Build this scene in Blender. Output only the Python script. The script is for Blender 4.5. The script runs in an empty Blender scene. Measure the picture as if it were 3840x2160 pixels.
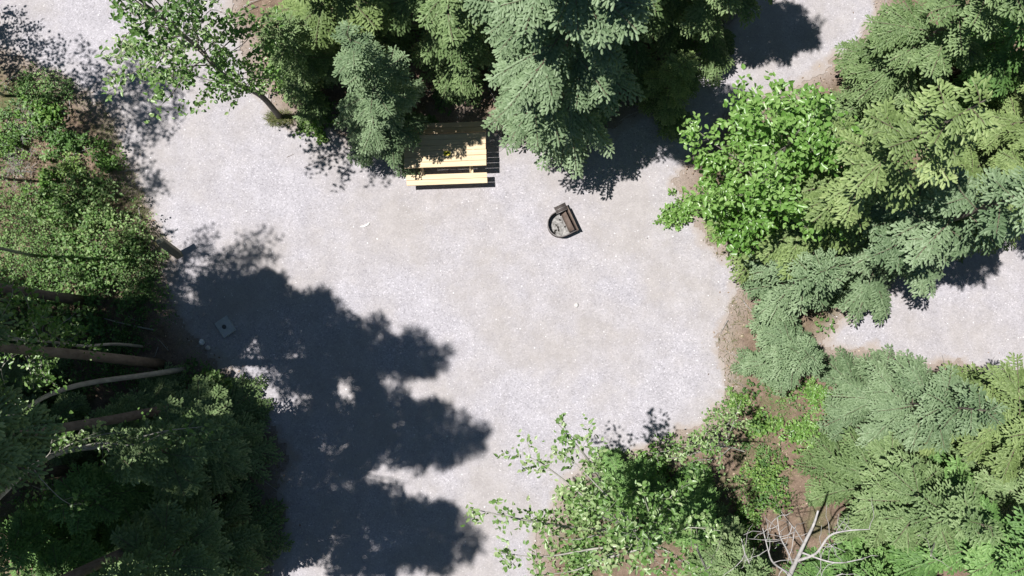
import bpy, bmesh, math, random
import numpy as np
from mathutils import Vector, Matrix

# ------------------------------------------------------------------ camera, sky, sun, exposure
scene = bpy.context.scene
COL = scene.collection
H = 22.0                     # drone height above the gravel
FPX = 3560.0                 # focal length in photograph pixels (3840 wide)
PITCH = math.atan(300.0 / FPX)
cam_d = bpy.data.cameras.new('camera')
cam_d.sensor_width = 36.0
cam_d.lens = 36.0 * FPX / 3840.0
cam_d.clip_start = 0.1
cam_d.clip_end = 2000.0
cam = bpy.data.objects.new('camera', cam_d)
COL.objects.link(cam)
cam.location = (0, 0, H)
cam.rotation_euler = (PITCH, 0, 0)
scene.camera = cam

SH = (0.385, -0.027)         # ground shadow in metres for each metre of height
world = bpy.data.worlds.new('World')
scene.world = world
world.use_nodes = True
wn = world.node_tree
bg = wn.nodes['Background']
sky = wn.nodes.new('ShaderNodeTexSky')
sky.sky_type = 'NISHITA'
sky.sun_disc = False
sky.sun_elevation = math.atan(1.0 / math.hypot(*SH))
sky.sun_rotation = math.atan2(-SH[0], -SH[1])
sky.air_density = 1.0
sky.dust_density = 0.2
sky.altitude = 1500.0
wn.links.new(sky.outputs[0], bg.inputs[0])
bg.inputs[1].default_value = 0.05

sun_d = bpy.data.lights.new('sun', 'SUN')
sun_d.energy = 5.0
sun_d.angle = math.radians(0.53)
sun_d.color = (1.0, 0.965, 0.92)
sun = bpy.data.objects.new('sun', sun_d)
COL.objects.link(sun)
sun.location = (-12, 1, 40)
sun.rotation_euler = Vector((-SH[0], -SH[1], 1.0)).to_track_quat('Z', 'Y').to_euler()

scene.view_settings.view_transform = 'Standard'
scene.view_settings.look = 'None'
scene.view_settings.exposure = 0.44
scene.view_settings.gamma = 1.0
scene.view_settings.use_curve_mapping = False
scene.cycles.max_bounces = 6
scene.cycles.diffuse_bounces = 2
scene.cycles.transmission_bounces = 3
scene.cycles.transparent_max_bounces = 4

# ------------------------------------------------------------------ helpers
CP, SP = math.cos(PITCH), math.sin(PITCH)

def P(px, py, z=0.0):
    """photograph pixel -> world point at height z"""
    x, y = (px - 1920.0) / FPX, -(py - 1080.0) / FPX
    wy, wz = y * CP + SP, y * SP - CP
    t = (H - z) / (-wz)
    return np.array((x * t, wy * t, z))

def PW(arr, z=0.0):
    return np.array([P(a[0], a[1], z)[:2] for a in arr])

class MB:
    def __init__(self):
        self.v, self.f, self.t, self.n = [], [], [], 0
    def add(self, v, f, t=None):
        v = np.asarray(v, float).reshape(-1, 3)
        f = np.asarray(f, int).reshape(-1, 3)
        self.v.append(v); self.f.append(f + self.n)
        self.t.append(np.zeros(len(v)) if t is None else np.broadcast_to(np.asarray(t, float), (len(v),)))
        self.n += len(v)
    def mesh(self, name, smooth=False):
        me = bpy.data.meshes.new(name)
        v = np.concatenate(self.v).astype(np.float32); f = np.concatenate(self.f).astype(np.int32)
        me.vertices.add(len(v)); me.vertices.foreach_set('co', v.ravel())
        me.loops.add(f.size); me.loops.foreach_set('vertex_index', f.ravel())
        me.polygons.add(len(f))
        me.polygons.foreach_set('loop_start', np.arange(0, f.size, 3, dtype=np.int32))
        me.polygons.foreach_set('loop_total', np.full(len(f), 3, dtype=np.int32))
        if smooth:
            me.polygons.foreach_set('use_smooth', np.ones(len(f), dtype=bool))
        a = me.attributes.new('tint', 'FLOAT', 'POINT')
        a.data.foreach_set('value', np.concatenate(self.t).astype(np.float32))
        me.update(calc_edges=True)
        me.validate()
        return me

def unit(a):
    a = np.asarray(a, float)
    return a / np.maximum(np.linalg.norm(a, axis=-1, keepdims=True), 1e-9)

def tube(mb, pts, rad, sides=5, t=0.0, cap=True):
    pts = np.asarray(pts, float); n = len(pts)
    rad = np.broadcast_to(np.asarray(rad, float), (n,))
    tan = unit(np.gradient(pts, axis=0))
    ref = np.array((0.31, 0.17, 0.93)) if abs(tan[0][2]) < 0.8 else np.array((1.0, 0.05, 0.0))
    u = unit(np.cross(tan, ref)); w = np.cross(tan, u)
    an = np.arange(sides) * 2 * math.pi / sides
    ring = pts[:, None, :] + rad[:, None, None] * (np.cos(an)[None, :, None] * u[:, None, :] + np.sin(an)[None, :, None] * w[:, None, :])
    f = []
    for i in range(n - 1):
        for j in range(sides):
            a = i * sides + j; b = i * sides + (j + 1) % sides; c = a + sides; d = b + sides
            f += [(a, b, d), (a, d, c)]
    v = ring.reshape(-1, 3)
    if cap:
        v = np.vstack([v, pts[0], pts[-1]])
        for j in range(sides):
            f.append((n * sides, (j + 1) % sides, j))
            f.append((n * sides + 1, (n - 1) * sides + j, (n - 1) * sides + (j + 1) % sides))
    mb.add(v, f, t)

def curve(p0, d, length, rng, n=6, wob=0.12, droop=0.0):
    pts = [np.array(p0, float)]; d = unit(d)
    for i in range(n):
        d = unit(d + rng.normal(0, wob, 3) + np.array((0, 0, -droop / n)))
        pts.append(pts[-1] + d * length / n)
    return np.array(pts)

def bez(pts, n=12):
    """smooth Catmull-Rom through points"""
    p = np.asarray(pts, float)
    p = np.vstack([2 * p[0] - p[1], p, 2 * p[-1] - p[-2]])
    out = []
    for i in range(1, len(p) - 2):
        for k in range(n):
            t = k / n
            out.append(0.5 * (2 * p[i] + (p[i + 1] - p[i - 1]) * t + (2 * p[i - 1] - 5 * p[i] + 4 * p[i + 1] - p[i + 2]) * t * t + (3 * p[i] - p[i - 1] - 3 * p[i + 1] + p[i + 2]) * t ** 3))
    out.append(p[-2])
    return np.array(out)

def fingers(mb, base, d, ln, r, t):
    """needle-clad shoots: blunt ridged spindles, broader than thick"""
    n = len(base)
    d = unit(d)
    ref = np.where(np.abs(d[:, 2:3]) < 0.9, np.array([[0, 0, 1.0]]), np.array([[1.0, 0, 0]]))
    u = unit(np.cross(ref, d)); w = np.cross(d, u)
    R = r[:, None]
    mid = base + d * (ln * 0.76)[:, None]
    V = np.empty((n, 7, 3))
    V[:, 0] = base + u * R * 0.7; V[:, 1] = base + w * R * 0.5; V[:, 2] = base - u * R * 0.7
    V[:, 3] = mid + u * R; V[:, 4] = mid + w * R * 0.65; V[:, 5] = mid - u * R
    V[:, 6] = base + d * ln[:, None]
    F = np.array([(0, 3, 4), (0, 4, 1), (1, 4, 5), (1, 5, 2), (3, 6, 4), (4, 6, 5)])
    f = F[None] + (np.arange(n) * 7)[:, None, None]
    T = np.empty((n, 7)); T[:] = t[:, None]; T[:, :3] -= 0.34; T[:, 6] += 0.12  # darker bases: older needles, plus shade between shoots put into the tint
    mb.add(V.reshape(-1, 3), f.reshape(-1, 3), np.clip(T, 0, 1).ravel())

def leaves(mb, pos, d, nrm, ln, wd, t, fold=0.18):
    """folded oval leaves, four triangles each"""
    n = len(pos)
    d = unit(d); s = unit(np.cross(nrm, d)); up = np.cross(d, s)
    L = ln[:, None]; W = wd[:, None]
    V = np.empty((n, 6, 3))
    V[:, 0] = pos
    V[:, 1] = pos + d * L * 0.30 + s * W * 0.46 + up * W * fold
    V[:, 2] = pos + d * L * 0.66 + s * W * 0.38 + up * W * fold
    V[:, 3] = pos + d * L - up * L * 0.06
    V[:, 4] = pos + d * L * 0.66 - s * W * 0.38 + up * W * fold
    V[:, 5] = pos + d * L * 0.30 - s * W * 0.46 + up * W * fold
    F = np.array([(0, 2, 1), (0, 3, 2), (0, 4, 3), (0, 5, 4)])
    f = F[None] + (np.arange(n) * 6)[:, None, None]
    mb.add(V.reshape(-1, 3), f.reshape(-1, 3), np.repeat(np.clip(t, 0, 1), 6))

def blades(mb, pos, d, ln, wd, t):
    n = len(pos)
    s = unit(np.cross(d, np.array([[0.2, 0.1, 1.0]])))
    V = np.empty((n, 4, 3))
    m = pos + d * (ln * 0.5)[:, None]
    V[:, 0] = pos
    V[:, 1] = m + s * wd[:, None] * 0.5
    V[:, 2] = m - s * wd[:, None] * 0.5
    V[:, 3] = pos + d * ln[:, None] + np.array([[0, 0, -1.0]]) * (ln * 0.18)[:, None]
    F = np.array([(0, 1, 2), (2, 1, 3)])
    f = F[None] + (np.arange(n) * 4)[:, None, None]
    mb.add(V.reshape(-1, 3), f.reshape(-1, 3), np.repeat(np.clip(t, 0, 1), 4))

def box(mb, lo, hi, t=0.0, M=None):
    x0, y0, z0 = lo; x1, y1, z1 = hi
    v = np.array([(x0, y0, z0), (x1, y0, z0), (x1, y1, z0), (x0, y1, z0), (x0, y0, z1), (x1, y0, z1), (x1, y1, z1), (x0, y1, z1)], float)
    if M is not None:
        v = np.array([tuple(M @ Vector(p)) for p in v])
    f = [(0, 2, 1), (0, 3, 2), (4, 5, 6), (4, 6, 7), (0, 1, 5), (0, 5, 4), (1, 2, 6), (1, 6, 5), (2, 3, 7), (2, 7, 6), (3, 0, 4), (3, 4, 7)]
    mb.add(v, f, t)

def link(name, me, mat, parent=None, kind=None):
    o = bpy.data.objects.new(name, me)
    COL.objects.link(o)
    if mat is not None:
        if len(me.materials) == 0:
            me.materials.append(mat)
        if me.materials[0] is not mat:
            o.material_slots[0].link = 'OBJECT'
            o.material_slots[0].material = mat
    if parent is not None:
        o.parent = parent
    if kind:
        o['kind'] = kind
    return o

def tag(o, label, cat, group=None):
    o['label'] = label; o['category'] = cat
    if group:
        o['group'] = group
    return o

def empty(name, loc, label, cat, group=None):
    o = bpy.data.objects.new(name, None)
    o.empty_display_size = 0.2
    COL.objects.link(o)
    o.location = tuple(loc)
    return tag(o, label, cat, group)

def bevel_box_mesh(name, size, bev=0.006, seg=2):
    bm = bmesh.new()
    bmesh.ops.create_cube(bm, size=1.0)
    bmesh.ops.scale(bm, vec=size, verts=bm.verts)
    bmesh.ops.bevel(bm, geom=bm.edges[:], offset=bev, segments=seg, affect='EDGES', profile=0.6)
    me = bpy.data.meshes.new(name); bm.to_mesh(me); bm.free()
    return me

# ------------------------------------------------------------------ materials
def new_mat(name):
    m = bpy.data.materials.new(name); m.use_nodes = True
    nt = m.node_tree; nt.nodes.clear()
    out = nt.nodes.new('ShaderNodeOutputMaterial')
    return m, nt, out

def N(nt, kind, **kw):
    n = nt.nodes.new(kind)
    for k, v in kw.items():
        setattr(n, k, v)
    return n

def noise(nt, scale, detail=4, rough=0.6, vec=None, coord='Object'):
    n = N(nt, 'ShaderNodeTexNoise'); n.inputs['Scale'].default_value = scale
    n.inputs['Detail'].default_value = detail; n.inputs['Roughness'].default_value = rough
    if vec is None:
        tc = N(nt, 'ShaderNodeTexCoord'); vec = tc.outputs[coord]
    nt.links.new(vec, n.inputs['Vector'])
    return n

def ramp(nt, src, stops, interp='LINEAR'):
    r = N(nt, 'ShaderNodeValToRGB'); r.color_ramp.interpolation = interp
    e = r.color_ramp.elements
    while len(e) < len(stops):
        e.new(0.5)
    for el, (p, c) in zip(e, stops):
        el.position = p; el.color = (c[0], c[1], c[2], 1) if len(c) >= 3 else (c[0],) * 3 + (1,)
    nt.links.new(src, r.inputs[0])
    return r.outputs[0]

def mix(nt, fac, a, b, mode='MIX'):
    m = N(nt, 'ShaderNodeMix', data_type='RGBA', blend_type=mode)
    for s, x in ((m.inputs[0], fac), (m.inputs[6], a), (m.inputs[7], b)):
        if hasattr(x, 'links') or isinstance(x, bpy.types.NodeSocket):
            nt.links.new(x, s)
        elif isinstance(x, (int, float)):
            s.default_value = x
        else:
            s.default_value = (x[0], x[1], x[2], 1)
    return m.outputs[2]

def attr(nt, name):
    a = N(nt, 'ShaderNodeAttribute'); a.attribute_name = name
    return a.outputs['Fac']

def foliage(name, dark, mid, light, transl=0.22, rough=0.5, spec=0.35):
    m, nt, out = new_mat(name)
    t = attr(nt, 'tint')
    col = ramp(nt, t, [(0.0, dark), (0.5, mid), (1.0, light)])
    b = N(nt, 'ShaderNodeBsdfPrincipled')
    b.inputs['Roughness'].default_value = rough
    b.inputs['Specular IOR Level'].default_value = spec
    nt.links.new(col, b.inputs['Base Color'])
    tr = N(nt, 'ShaderNodeBsdfTranslucent')
    tc = mix(nt, 1.0, col, (1.0, 1.15, 0.5), 'MULTIPLY')
    nt.links.new(tc, tr.inputs['Color'])
    ms = N(nt, 'ShaderNodeMixShader'); ms.inputs[0].default_value = transl
    nt.links.new(b.outputs[0], ms.inputs[1]); nt.links.new(tr.outputs[0], ms.inputs[2])
    nt.links.new(ms.outputs[0], out.inputs['Surface'])
    return m

def solid(name, c1, c2, scale=8.0, rough=0.8, bump=0.3, spec=0.3, stretch=None, metallic=0.0, bscale=None, dist=0.004):
    m, nt, out = new_mat(name)
    tc = N(nt, 'ShaderNodeTexCoord'); vec = tc.outputs['Object']
    if stretch:
        mp = N(nt, 'ShaderNodeMapping'); mp.inputs['Scale'].default_value = stretch
        nt.links.new(vec, mp.inputs['Vector']); vec = mp.outputs[0]
    n = noise(nt, scale, 6, 0.65, vec)
    col = ramp(nt, n.outputs[0], [(0.3, c1), (0.7, c2)])
    b = N(nt, 'ShaderNodeBsdfPrincipled')
    b.inputs['Roughness'].default_value = rough
    b.inputs['Specular IOR Level'].default_value = spec
    b.inputs['Metallic'].default_value = metallic
    nt.links.new(col, b.inputs['Base Color'])
    if bump:
        n2 = noise(nt, bscale or scale * 3, 4, 0.6, vec)
        bp = N(nt, 'ShaderNodeBump'); bp.inputs['Strength'].default_value = bump; bp.inputs['Distance'].default_value = dist
        nt.links.new(n2.outputs[0], bp.inputs['Height']); nt.links.new(bp.outputs[0], b.inputs['Normal'])
    nt.links.new(b.outputs[0], out.inputs['Surface'])
    return m

def tinted(name, stops, rough=0.85, spec=0.2):
    m, nt, out = new_mat(name)
    col = ramp(nt, attr(nt, 'tint'), stops)
    b = N(nt, 'ShaderNodeBsdfPrincipled'); b.inputs['Roughness'].default_value = rough
    b.inputs['Specular IOR Level'].default_value = spec
    nt.links.new(col, b.inputs['Base Color']); nt.links.new(b.outputs[0], out.inputs['Surface'])
    return m

def gravel_material():
    m, nt, out = new_mat('gravel')
    big = noise(nt, 0.42, 5, 0.62)
    mid = noise(nt, 2.2, 5, 0.65)
    fine = noise(nt, 26.0, 5, 0.75)
    tc = N(nt, 'ShaderNodeTexCoord')
    vo = N(nt, 'ShaderNodeTexVoronoi'); vo.inputs['Scale'].default_value = 42.0
    nt.links.new(tc.outputs['Object'], vo.inputs['Vector'])
    hsv = N(nt, 'ShaderNodeSeparateColor'); nt.links.new(vo.outputs['Color'], hsv.inputs[0])
    patch = ramp(nt, big.outputs[0], [(0.40, (0, 0, 0)), (0.60, (1, 1, 1))])
    tanc = ramp(nt, mid.outputs[0], [(0.3, (0.325, 0.303, 0.302)), (0.7, (0.400, 0.375, 0.377))])
    blue = ramp(nt, mid.outputs[0], [(0.3, (0.352, 0.338, 0.368)), (0.7, (0.432, 0.416, 0.450))])
    base = mix(nt, patch, tanc, blue)
    speck = ramp(nt, hsv.outputs[0], [(0.0, (0.50,) * 3), (0.25, (0.85,) * 3), (0.75, (1.05,) * 3), (0.93, (1.15,) * 3), (1.0, (1.75,) * 3)])
    lessp = mix(nt, patch, mix(nt, 0.22, (1, 1, 1), speck), mix(nt, 0.55, (1, 1, 1), speck))
    base = mix(nt, 1.0, base, lessp, 'MULTIPLY')
    fn = ramp(nt, fine.outputs[0], [(0.3, (0.90,) * 3), (0.7, (1.09,) * 3)])
    base = mix(nt, 1.0, base, fn, 'MULTIPLY')
    # brown forest dust carried on to the rim of the gravel
    e = attr(nt, 'tint')
    am = N(nt, 'ShaderNodeMath', operation='MULTIPLY_ADD')
    nt.links.new(mid.outputs[0], am.inputs[0]); am.inputs[1].default_value = -0.9; nt.links.new(e, am.inputs[2])
    dust = ramp(nt, am.outputs[0], [(0.05, (0, 0, 0)), (0.45, (1, 1, 1))])
    base = mix(nt, dust, base, mix(nt, 1.0, (0.345, 0.302, 0.278), fn, 'MULTIPLY'))
    b = N(nt, 'ShaderNodeBsdfPrincipled'); b.inputs['Roughness'].default_value = 0.9
    b.inputs['Specular IOR Level'].default_value = 0.25
    nt.links.new(base, b.inputs['Base Color'])
    bp = N(nt, 'ShaderNodeBump'); bp.inputs['Strength'].default_value = 0.3; bp.inputs['Distance'].default_value = 0.010
    nt.links.new(vo.outputs['Distance'], bp.inputs['Height'])
    bp2 = N(nt, 'ShaderNodeBump'); bp2.inputs['Strength'].default_value = 0.5; bp2.inputs['Distance'].default_value = 0.03
    nt.links.new(mid.outputs[0], bp2.inputs['Height']); nt.links.new(bp2.outputs[0], bp.inputs['Normal'])
    nt.links.new(bp.outputs[0], b.inputs['Normal'])
    nt.links.new(b.outputs[0], out.inputs['Surface'])
    return m

def floor_material():
    m, nt, out = new_mat('forest_floor')
    big = noise(nt, 0.7, 5, 0.65); mid = noise(nt, 6.0, 6, 0.7); fine = noise(nt, 45.0, 4, 0.7)
    c = ramp(nt, mid.outputs[0], [(0.25, (0.10, 0.070, 0.052)), (0.55, (0.20, 0.145, 0.11)), (0.8, (0.31, 0.245, 0.19))])
    g = ramp(nt, fine.outputs[0], [(0.3, (0.05, 0.075, 0.025)), (0.7, (0.13, 0.16, 0.06))])
    gm = ramp(nt, big.outputs[0], [(0.5, (0, 0, 0)), (0.68, (0.7, 0.7, 0.7))])
    c = mix(nt, gm, c, g)
    fn = ramp(nt, fine.outputs[0], [(0.3, (0.65,) * 3), (0.7, (1.3,) * 3)])
    c = mix(nt, 1.0, c, fn, 'MULTIPLY')
    e = attr(nt, 'tint')
    am = N(nt, 'ShaderNodeMath', operation='MULTIPLY_ADD')
    nt.links.new(big.outputs[0], am.inputs[0]); am.inputs[1].default_value = -0.6; nt.links.new(e, am.inputs[2])
    dust = ramp(nt, am.outputs[0], [(0.1, (0, 0, 0)), (0.7, (1, 1, 1))])
    c = mix(nt, dust, c, mix(nt, 1.0, (0.30, 0.252, 0.222), fn, 'MULTIPLY'))
    b = N(nt, 'ShaderNodeBsdfPrincipled'); b.inputs['Roughness'].default_value = 0.95
    b.inputs['Specular IOR Level'].default_value = 0.15
    nt.links.new(c, b.inputs['Base Color'])
    bp = N(nt, 'ShaderNodeBump'); bp.inputs['Strength'].default_value = 0.8; bp.inputs['Distance'].default_value = 0.03
    nt.links.new(mid.outputs[0], bp.inputs['Height']); nt.links.new(bp.outputs[0], b.inputs['Normal'])
    nt.links.new(b.outputs[0], out.inputs['Surface'])
    return m

M = {}
M['gravel'] = gravel_material()
M['floor'] = floor_material()
M['spruce_green'] = foliage('spruce_green', (0.088, 0.148, 0.050), (0.200, 0.288, 0.120), (0.335, 0.430, 0.215), 0.2, 0.55)
M['spruce_blue'] = foliage('spruce_blue', (0.090, 0.150, 0.070), (0.205, 0.290, 0.155), (0.350, 0.445, 0.285), 0.2, 0.55)
M['spruce_yellow'] = foliage('spruce_yellow', (0.100, 0.155, 0.045), (0.230, 0.315, 0.115), (0.375, 0.455, 0.195), 0.2, 0.55)
M['spruce_fresh'] = foliage('spruce_fresh', (0.062, 0.140, 0.034), (0.160, 0.295, 0.085), (0.300, 0.450, 0.175), 0.2, 0.55)
M['poplar'] = foliage('poplar_leaf', (0.065, 0.150, 0.025), (0.140, 0.290, 0.055), (0.265, 0.420, 0.130), 0.3, 0.34, 0.5)
M['aspen'] = foliage('aspen_leaf', (0.065, 0.140, 0.030), (0.150, 0.275, 0.070), (0.380, 0.470, 0.240), 0.3, 0.36, 0.5)
M['shrub'] = foliage('shrub_leaf', (0.055, 0.130, 0.022), (0.130, 0.260, 0.052), (0.270, 0.390, 0.115), 0.25, 0.45, 0.4)
M['cover'] = foliage('cover_leaf', (0.050, 0.115, 0.026), (0.130, 0.250, 0.066), (0.300, 0.410, 0.165), 0.25, 0.45, 0.4)
M['grass'] = foliage('grass_blade', (0.09, 0.12, 0.04), (0.16, 0.19, 0.07), (0.31, 0.28, 0.15), 0.2, 0.6, 0.3)
M['litter'] = tinted('litter', [(0.0, (0.10, 0.065, 0.045)), (0.5, (0.26, 0.19, 0.135)), (1.0, (0.52, 0.43, 0.33))])
M['stone'] = tinted('loose_stone', [(0.0, (0.22, 0.21, 0.215)), (0.5, (0.45, 0.44, 0.46)), (1.0, (0.78, 0.77, 0.78))], 0.8)
M['bark'] = solid('spruce_bark', (0.075, 0.064, 0.056), (0.165, 0.142, 0.125), 14, 0.9, 0.8, 0.2, (1, 1, 0.35))
M['bark_pale'] = solid('aspen_bark', (0.24, 0.235, 0.20), (0.46, 0.44, 0.39), 7, 0.8, 0.4, 0.25, (1, 1, 0.6))
M['bark_grey'] = solid('poplar_bark', (0.12, 0.105, 0.09), (0.25, 0.225, 0.20), 9, 0.85, 0.6, 0.25, (1, 1, 0.5))
M['bark_tan'] = solid('tall_trunk_bark', (0.12, 0.098, 0.08), (0.235, 0.195, 0.16), 8, 0.9, 0.7, 0.2, (1, 1, 0.4))
M['twig'] = solid('twig', (0.11, 0.08, 0.06), (0.21, 0.165, 0.13), 12, 0.9, 0, 0.2)
M['dead'] = solid('dead_wood', (0.30, 0.285, 0.275), (0.55, 0.53, 0.52), 10, 0.85, 0.3, 0.2)

# ------------------------------------------------------------------ the setting: ground and gravel
PAD = [(-700, -500), (2780, -500), (3300, -500), (3290, 60), (3230, 190), (3080, 250), (2960, 330), (2760, 430), (2600, 560), (2530, 690),
       (2590, 790), (2640, 860), (2700, 930), (2770, 1000), (2755, 1130), (2715, 1270), (2735, 1400), (2700, 1500), (2650, 1590),
       (2510, 1670), (2310, 1715), (2170, 1770), (2080, 1900), (2010, 2040), (2020, 2300), (1980, 2700), (980, 2700), (1010, 2250), (1030, 2100), (1060, 1960),
       (1010, 1850), (1090, 1710), (930, 1480), (800, 1370), (640, 1170), (620, 960), (560, 790), (500, 690), (470, 570), (420, 450),
       (320, 345), (200, 290), (90, 235), (-250, 140), (-700, 60)]
ISLAND = [(830, -500), (880, 60), (940, 260), (1030, 420), (1110, 470), (1240, 462), (1330, 520), (1470, 530), (1640, 470), (1760, 470), (1880, 500),
          (2050, 530), (2300, 490), (2450, 400), (2560, 300), (2640, 120), (2780, 40), (2780, -500)]
STRIP = [(3090, 1300), (3190, 1190), (3300, 1080), (3480, 930), (3700, 760), (3900, 660), (4700, 640), (4700, 1500), (4100, 1440), (3720, 1390), (3480, 1360), (3260, 1330)]

def poly_dist(pts, poly):
    """signed distance (positive inside) of points to polygon"""
    x, y = pts[:, 0], pts[:, 1]
    inside = np.zeros(len(pts), bool); best = np.full(len(pts), 1e9)
    n = len(poly)
    for i in range(n):
        ax, ay = poly[i]; bx, by = poly[(i + 1) % n]
        cond = ((ay > y) != (by > y))
        with np.errstate(divide='ignore', invalid='ignore'):
            xi = (bx - ax) * (y - ay) / (by - ay) + ax
        inside ^= cond & (x < xi)
        dx, dy = bx - ax, by - ay
        tt = np.clip(((x - ax) * dx + (y - ay) * dy) / (dx * dx + dy * dy), 0, 1)
        best = np.minimum(best, np.hypot(x - ax - tt * dx, y - ay - tt * dy))
    return np.where(inside, best, -best)

W_PAD, W_ISL, W_STR = PW(PAD), PW(ISLAND), PW(STRIP)

_rs = np.random.RandomState(11)
_ph = _rs.rand(24, 2) * 6.28; _kd = _rs.normal(0, 1, (24, 2)); _kd /= np.linalg.norm(_kd, axis=1)[:, None]
def wobble(p, base=0.8, oct=4):
    out = np.zeros(len(p)); amp = 1.0; k = base; j = 0
    for o in range(oct):
        for q in range(5):
            out += amp * np.sin((p @ _kd[j % 24]) * k * 6.28 * (0.7 + 0.13 * q) + _ph[j % 24, 0]) / 3.0
            j += 1
        amp *= 0.55; k *= 2.1
    return out

def gravel_sd(p):
    d = np.minimum(poly_dist(p, W_PAD), -poly_dist(p, W_ISL))
    d = np.maximum(d, poly_dist(p, W_STR))
    return d + 0.10 * wobble(p, 0.55, 4) + 0.05 * wobble(p[:, ::-1], 2.3, 3)

# ground: one sheet, finely gridded near the site so the forest floor is uneven
def ground():
    mb = MB()
    ax = np.concatenate([[-400, -120, -50, -28], np.linspace(-19, 19, 210), [28, 50, 120, 400]])
    ay = np.concatenate([[-400, -120, -50, -22], np.linspace(-13, 16, 170), [24, 50, 120, 400]])
    X, Y = np.meshgrid(ax, ay); p = np.stack([X.ravel(), Y.ravel()], 1)
    sd = gravel_sd(p)
    z = np.where(sd < 0, np.clip(-sd, 0, 0.6) / 0.6 * (0.035 + 0.03 * wobble(p, 0.35, 3)), 0.0)
    z = np.where(sd > -0.25, np.minimum(z, 0) - 0.012, z)
    z[(np.abs(p[:, 0]) > 20) | (np.abs(p[:, 1]) > 17)] = -0.012
    nx, ny = len(ax), len(ay)
    i = (np.arange(ny - 1)[:, None] * nx + np.arange(nx - 1)[None]).ravel()
    f = np.concatenate([np.stack([i, i + 1, i + nx + 1], 1), np.stack([i, i + nx + 1, i + nx], 1)])
    mb.add(np.column_stack([p, z]), f, np.clip(1 + sd / 0.9, 0, 1))
    o = link('ground', mb.mesh('ground', True), M['floor'], kind='structure')
    o['label'] = 'brown forest floor under the trees around the gravel'
    return o
ground()

def gravel_pad():
    mb = MB(); step = 0.065
    ax = np.arange(-17, 17, step); ay = np.arange(-9, 14, step)
    X, Y = np.meshgrid(ax, ay); p = np.stack([X.ravel(), Y.ravel()], 1)
    rs = np.random.RandomState(3)
    p = p + rs.uniform(-0.014, 0.014, p.shape)
    sd = gravel_sd(p)
    nx, ny = len(ax), len(ay)
    i = (np.arange(ny - 1)[:, None] * nx + np.arange(nx - 1)[None]).ravel()
    f = np.concatenate([np.stack([i, i + 1, i + nx + 1], 1), np.stack([i, i + nx + 1, i + nx], 1)])
    ok = (sd[f] > 0).all(1)
    f = f[ok]
    used = np.unique(f); remap = np.zeros(len(p), int); remap[used] = np.arange(len(used))
    z = 0.004 + np.minimum(sd, 0.3) / 0.3 * 0.004
    e = np.clip(1.0 - sd / 0.5, 0, 1)
    mb.add(np.column_stack([p, z])[used], remap[f], e[used])
    o = link('gravel_pad', mb.mesh('gravel_pad', True), M['gravel'], kind='structure')
    o['label'] = 'pale grey gravel campsite pad with brownish edges'
gravel_pad()

# loose stones on the gravel
def loose_stones():
    rs = np.random.RandomState(5); n = 9000
    p = np.column_stack([rs.uniform(-12.5, 12.5, n), rs.uniform(-5.5, 9.5, n)])
    p = p[gravel_sd(p) > -0.15]; n = len(p)
    s = 0.006 + 0.012 * rs.rand(n) ** 3 + 0.003
    V = np.array([(1, 0, 0), (0, 1, 0), (-1, 0, 0), (0, -1, 0), (0, 0, .7), (0.6, 0.6, .3)], float)
    F = np.array([(0, 5, 4), (5, 1, 4), (1, 2, 4), (2, 3, 4), (3, 0, 4), (0, 1, 5)])
    a = rs.rand(n) * 6.28
    jit = 1 + rs.uniform(-.3, .3, (n, 6, 3))
    v = V[None] * jit * s[:, None, None]
    c, sn = np.cos(a)[:, None], np.sin(a)[:, None]
    x = v[..., 0] * c - v[..., 1] * sn; y = v[..., 0] * sn + v[..., 1] * c
    v = np.stack([x + p[:, :1], y + p[:, 1:], v[..., 2] + 0.0075], 2)
    mb = MB(); f = F[None] + (np.arange(n) * 6)[:, None, None]
    mb.add(v.reshape(-1, 3), f.reshape(-1, 3), np.repeat(np.clip(rs.normal(.55, .25, n), 0, 1), 6))
    o = link('loose_gravel', mb.mesh('loose_gravel'), M['stone'], kind='stuff')
    tag(o, 'small loose stones scattered over the gravel pad', 'gravel')
loose_stones()

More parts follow.
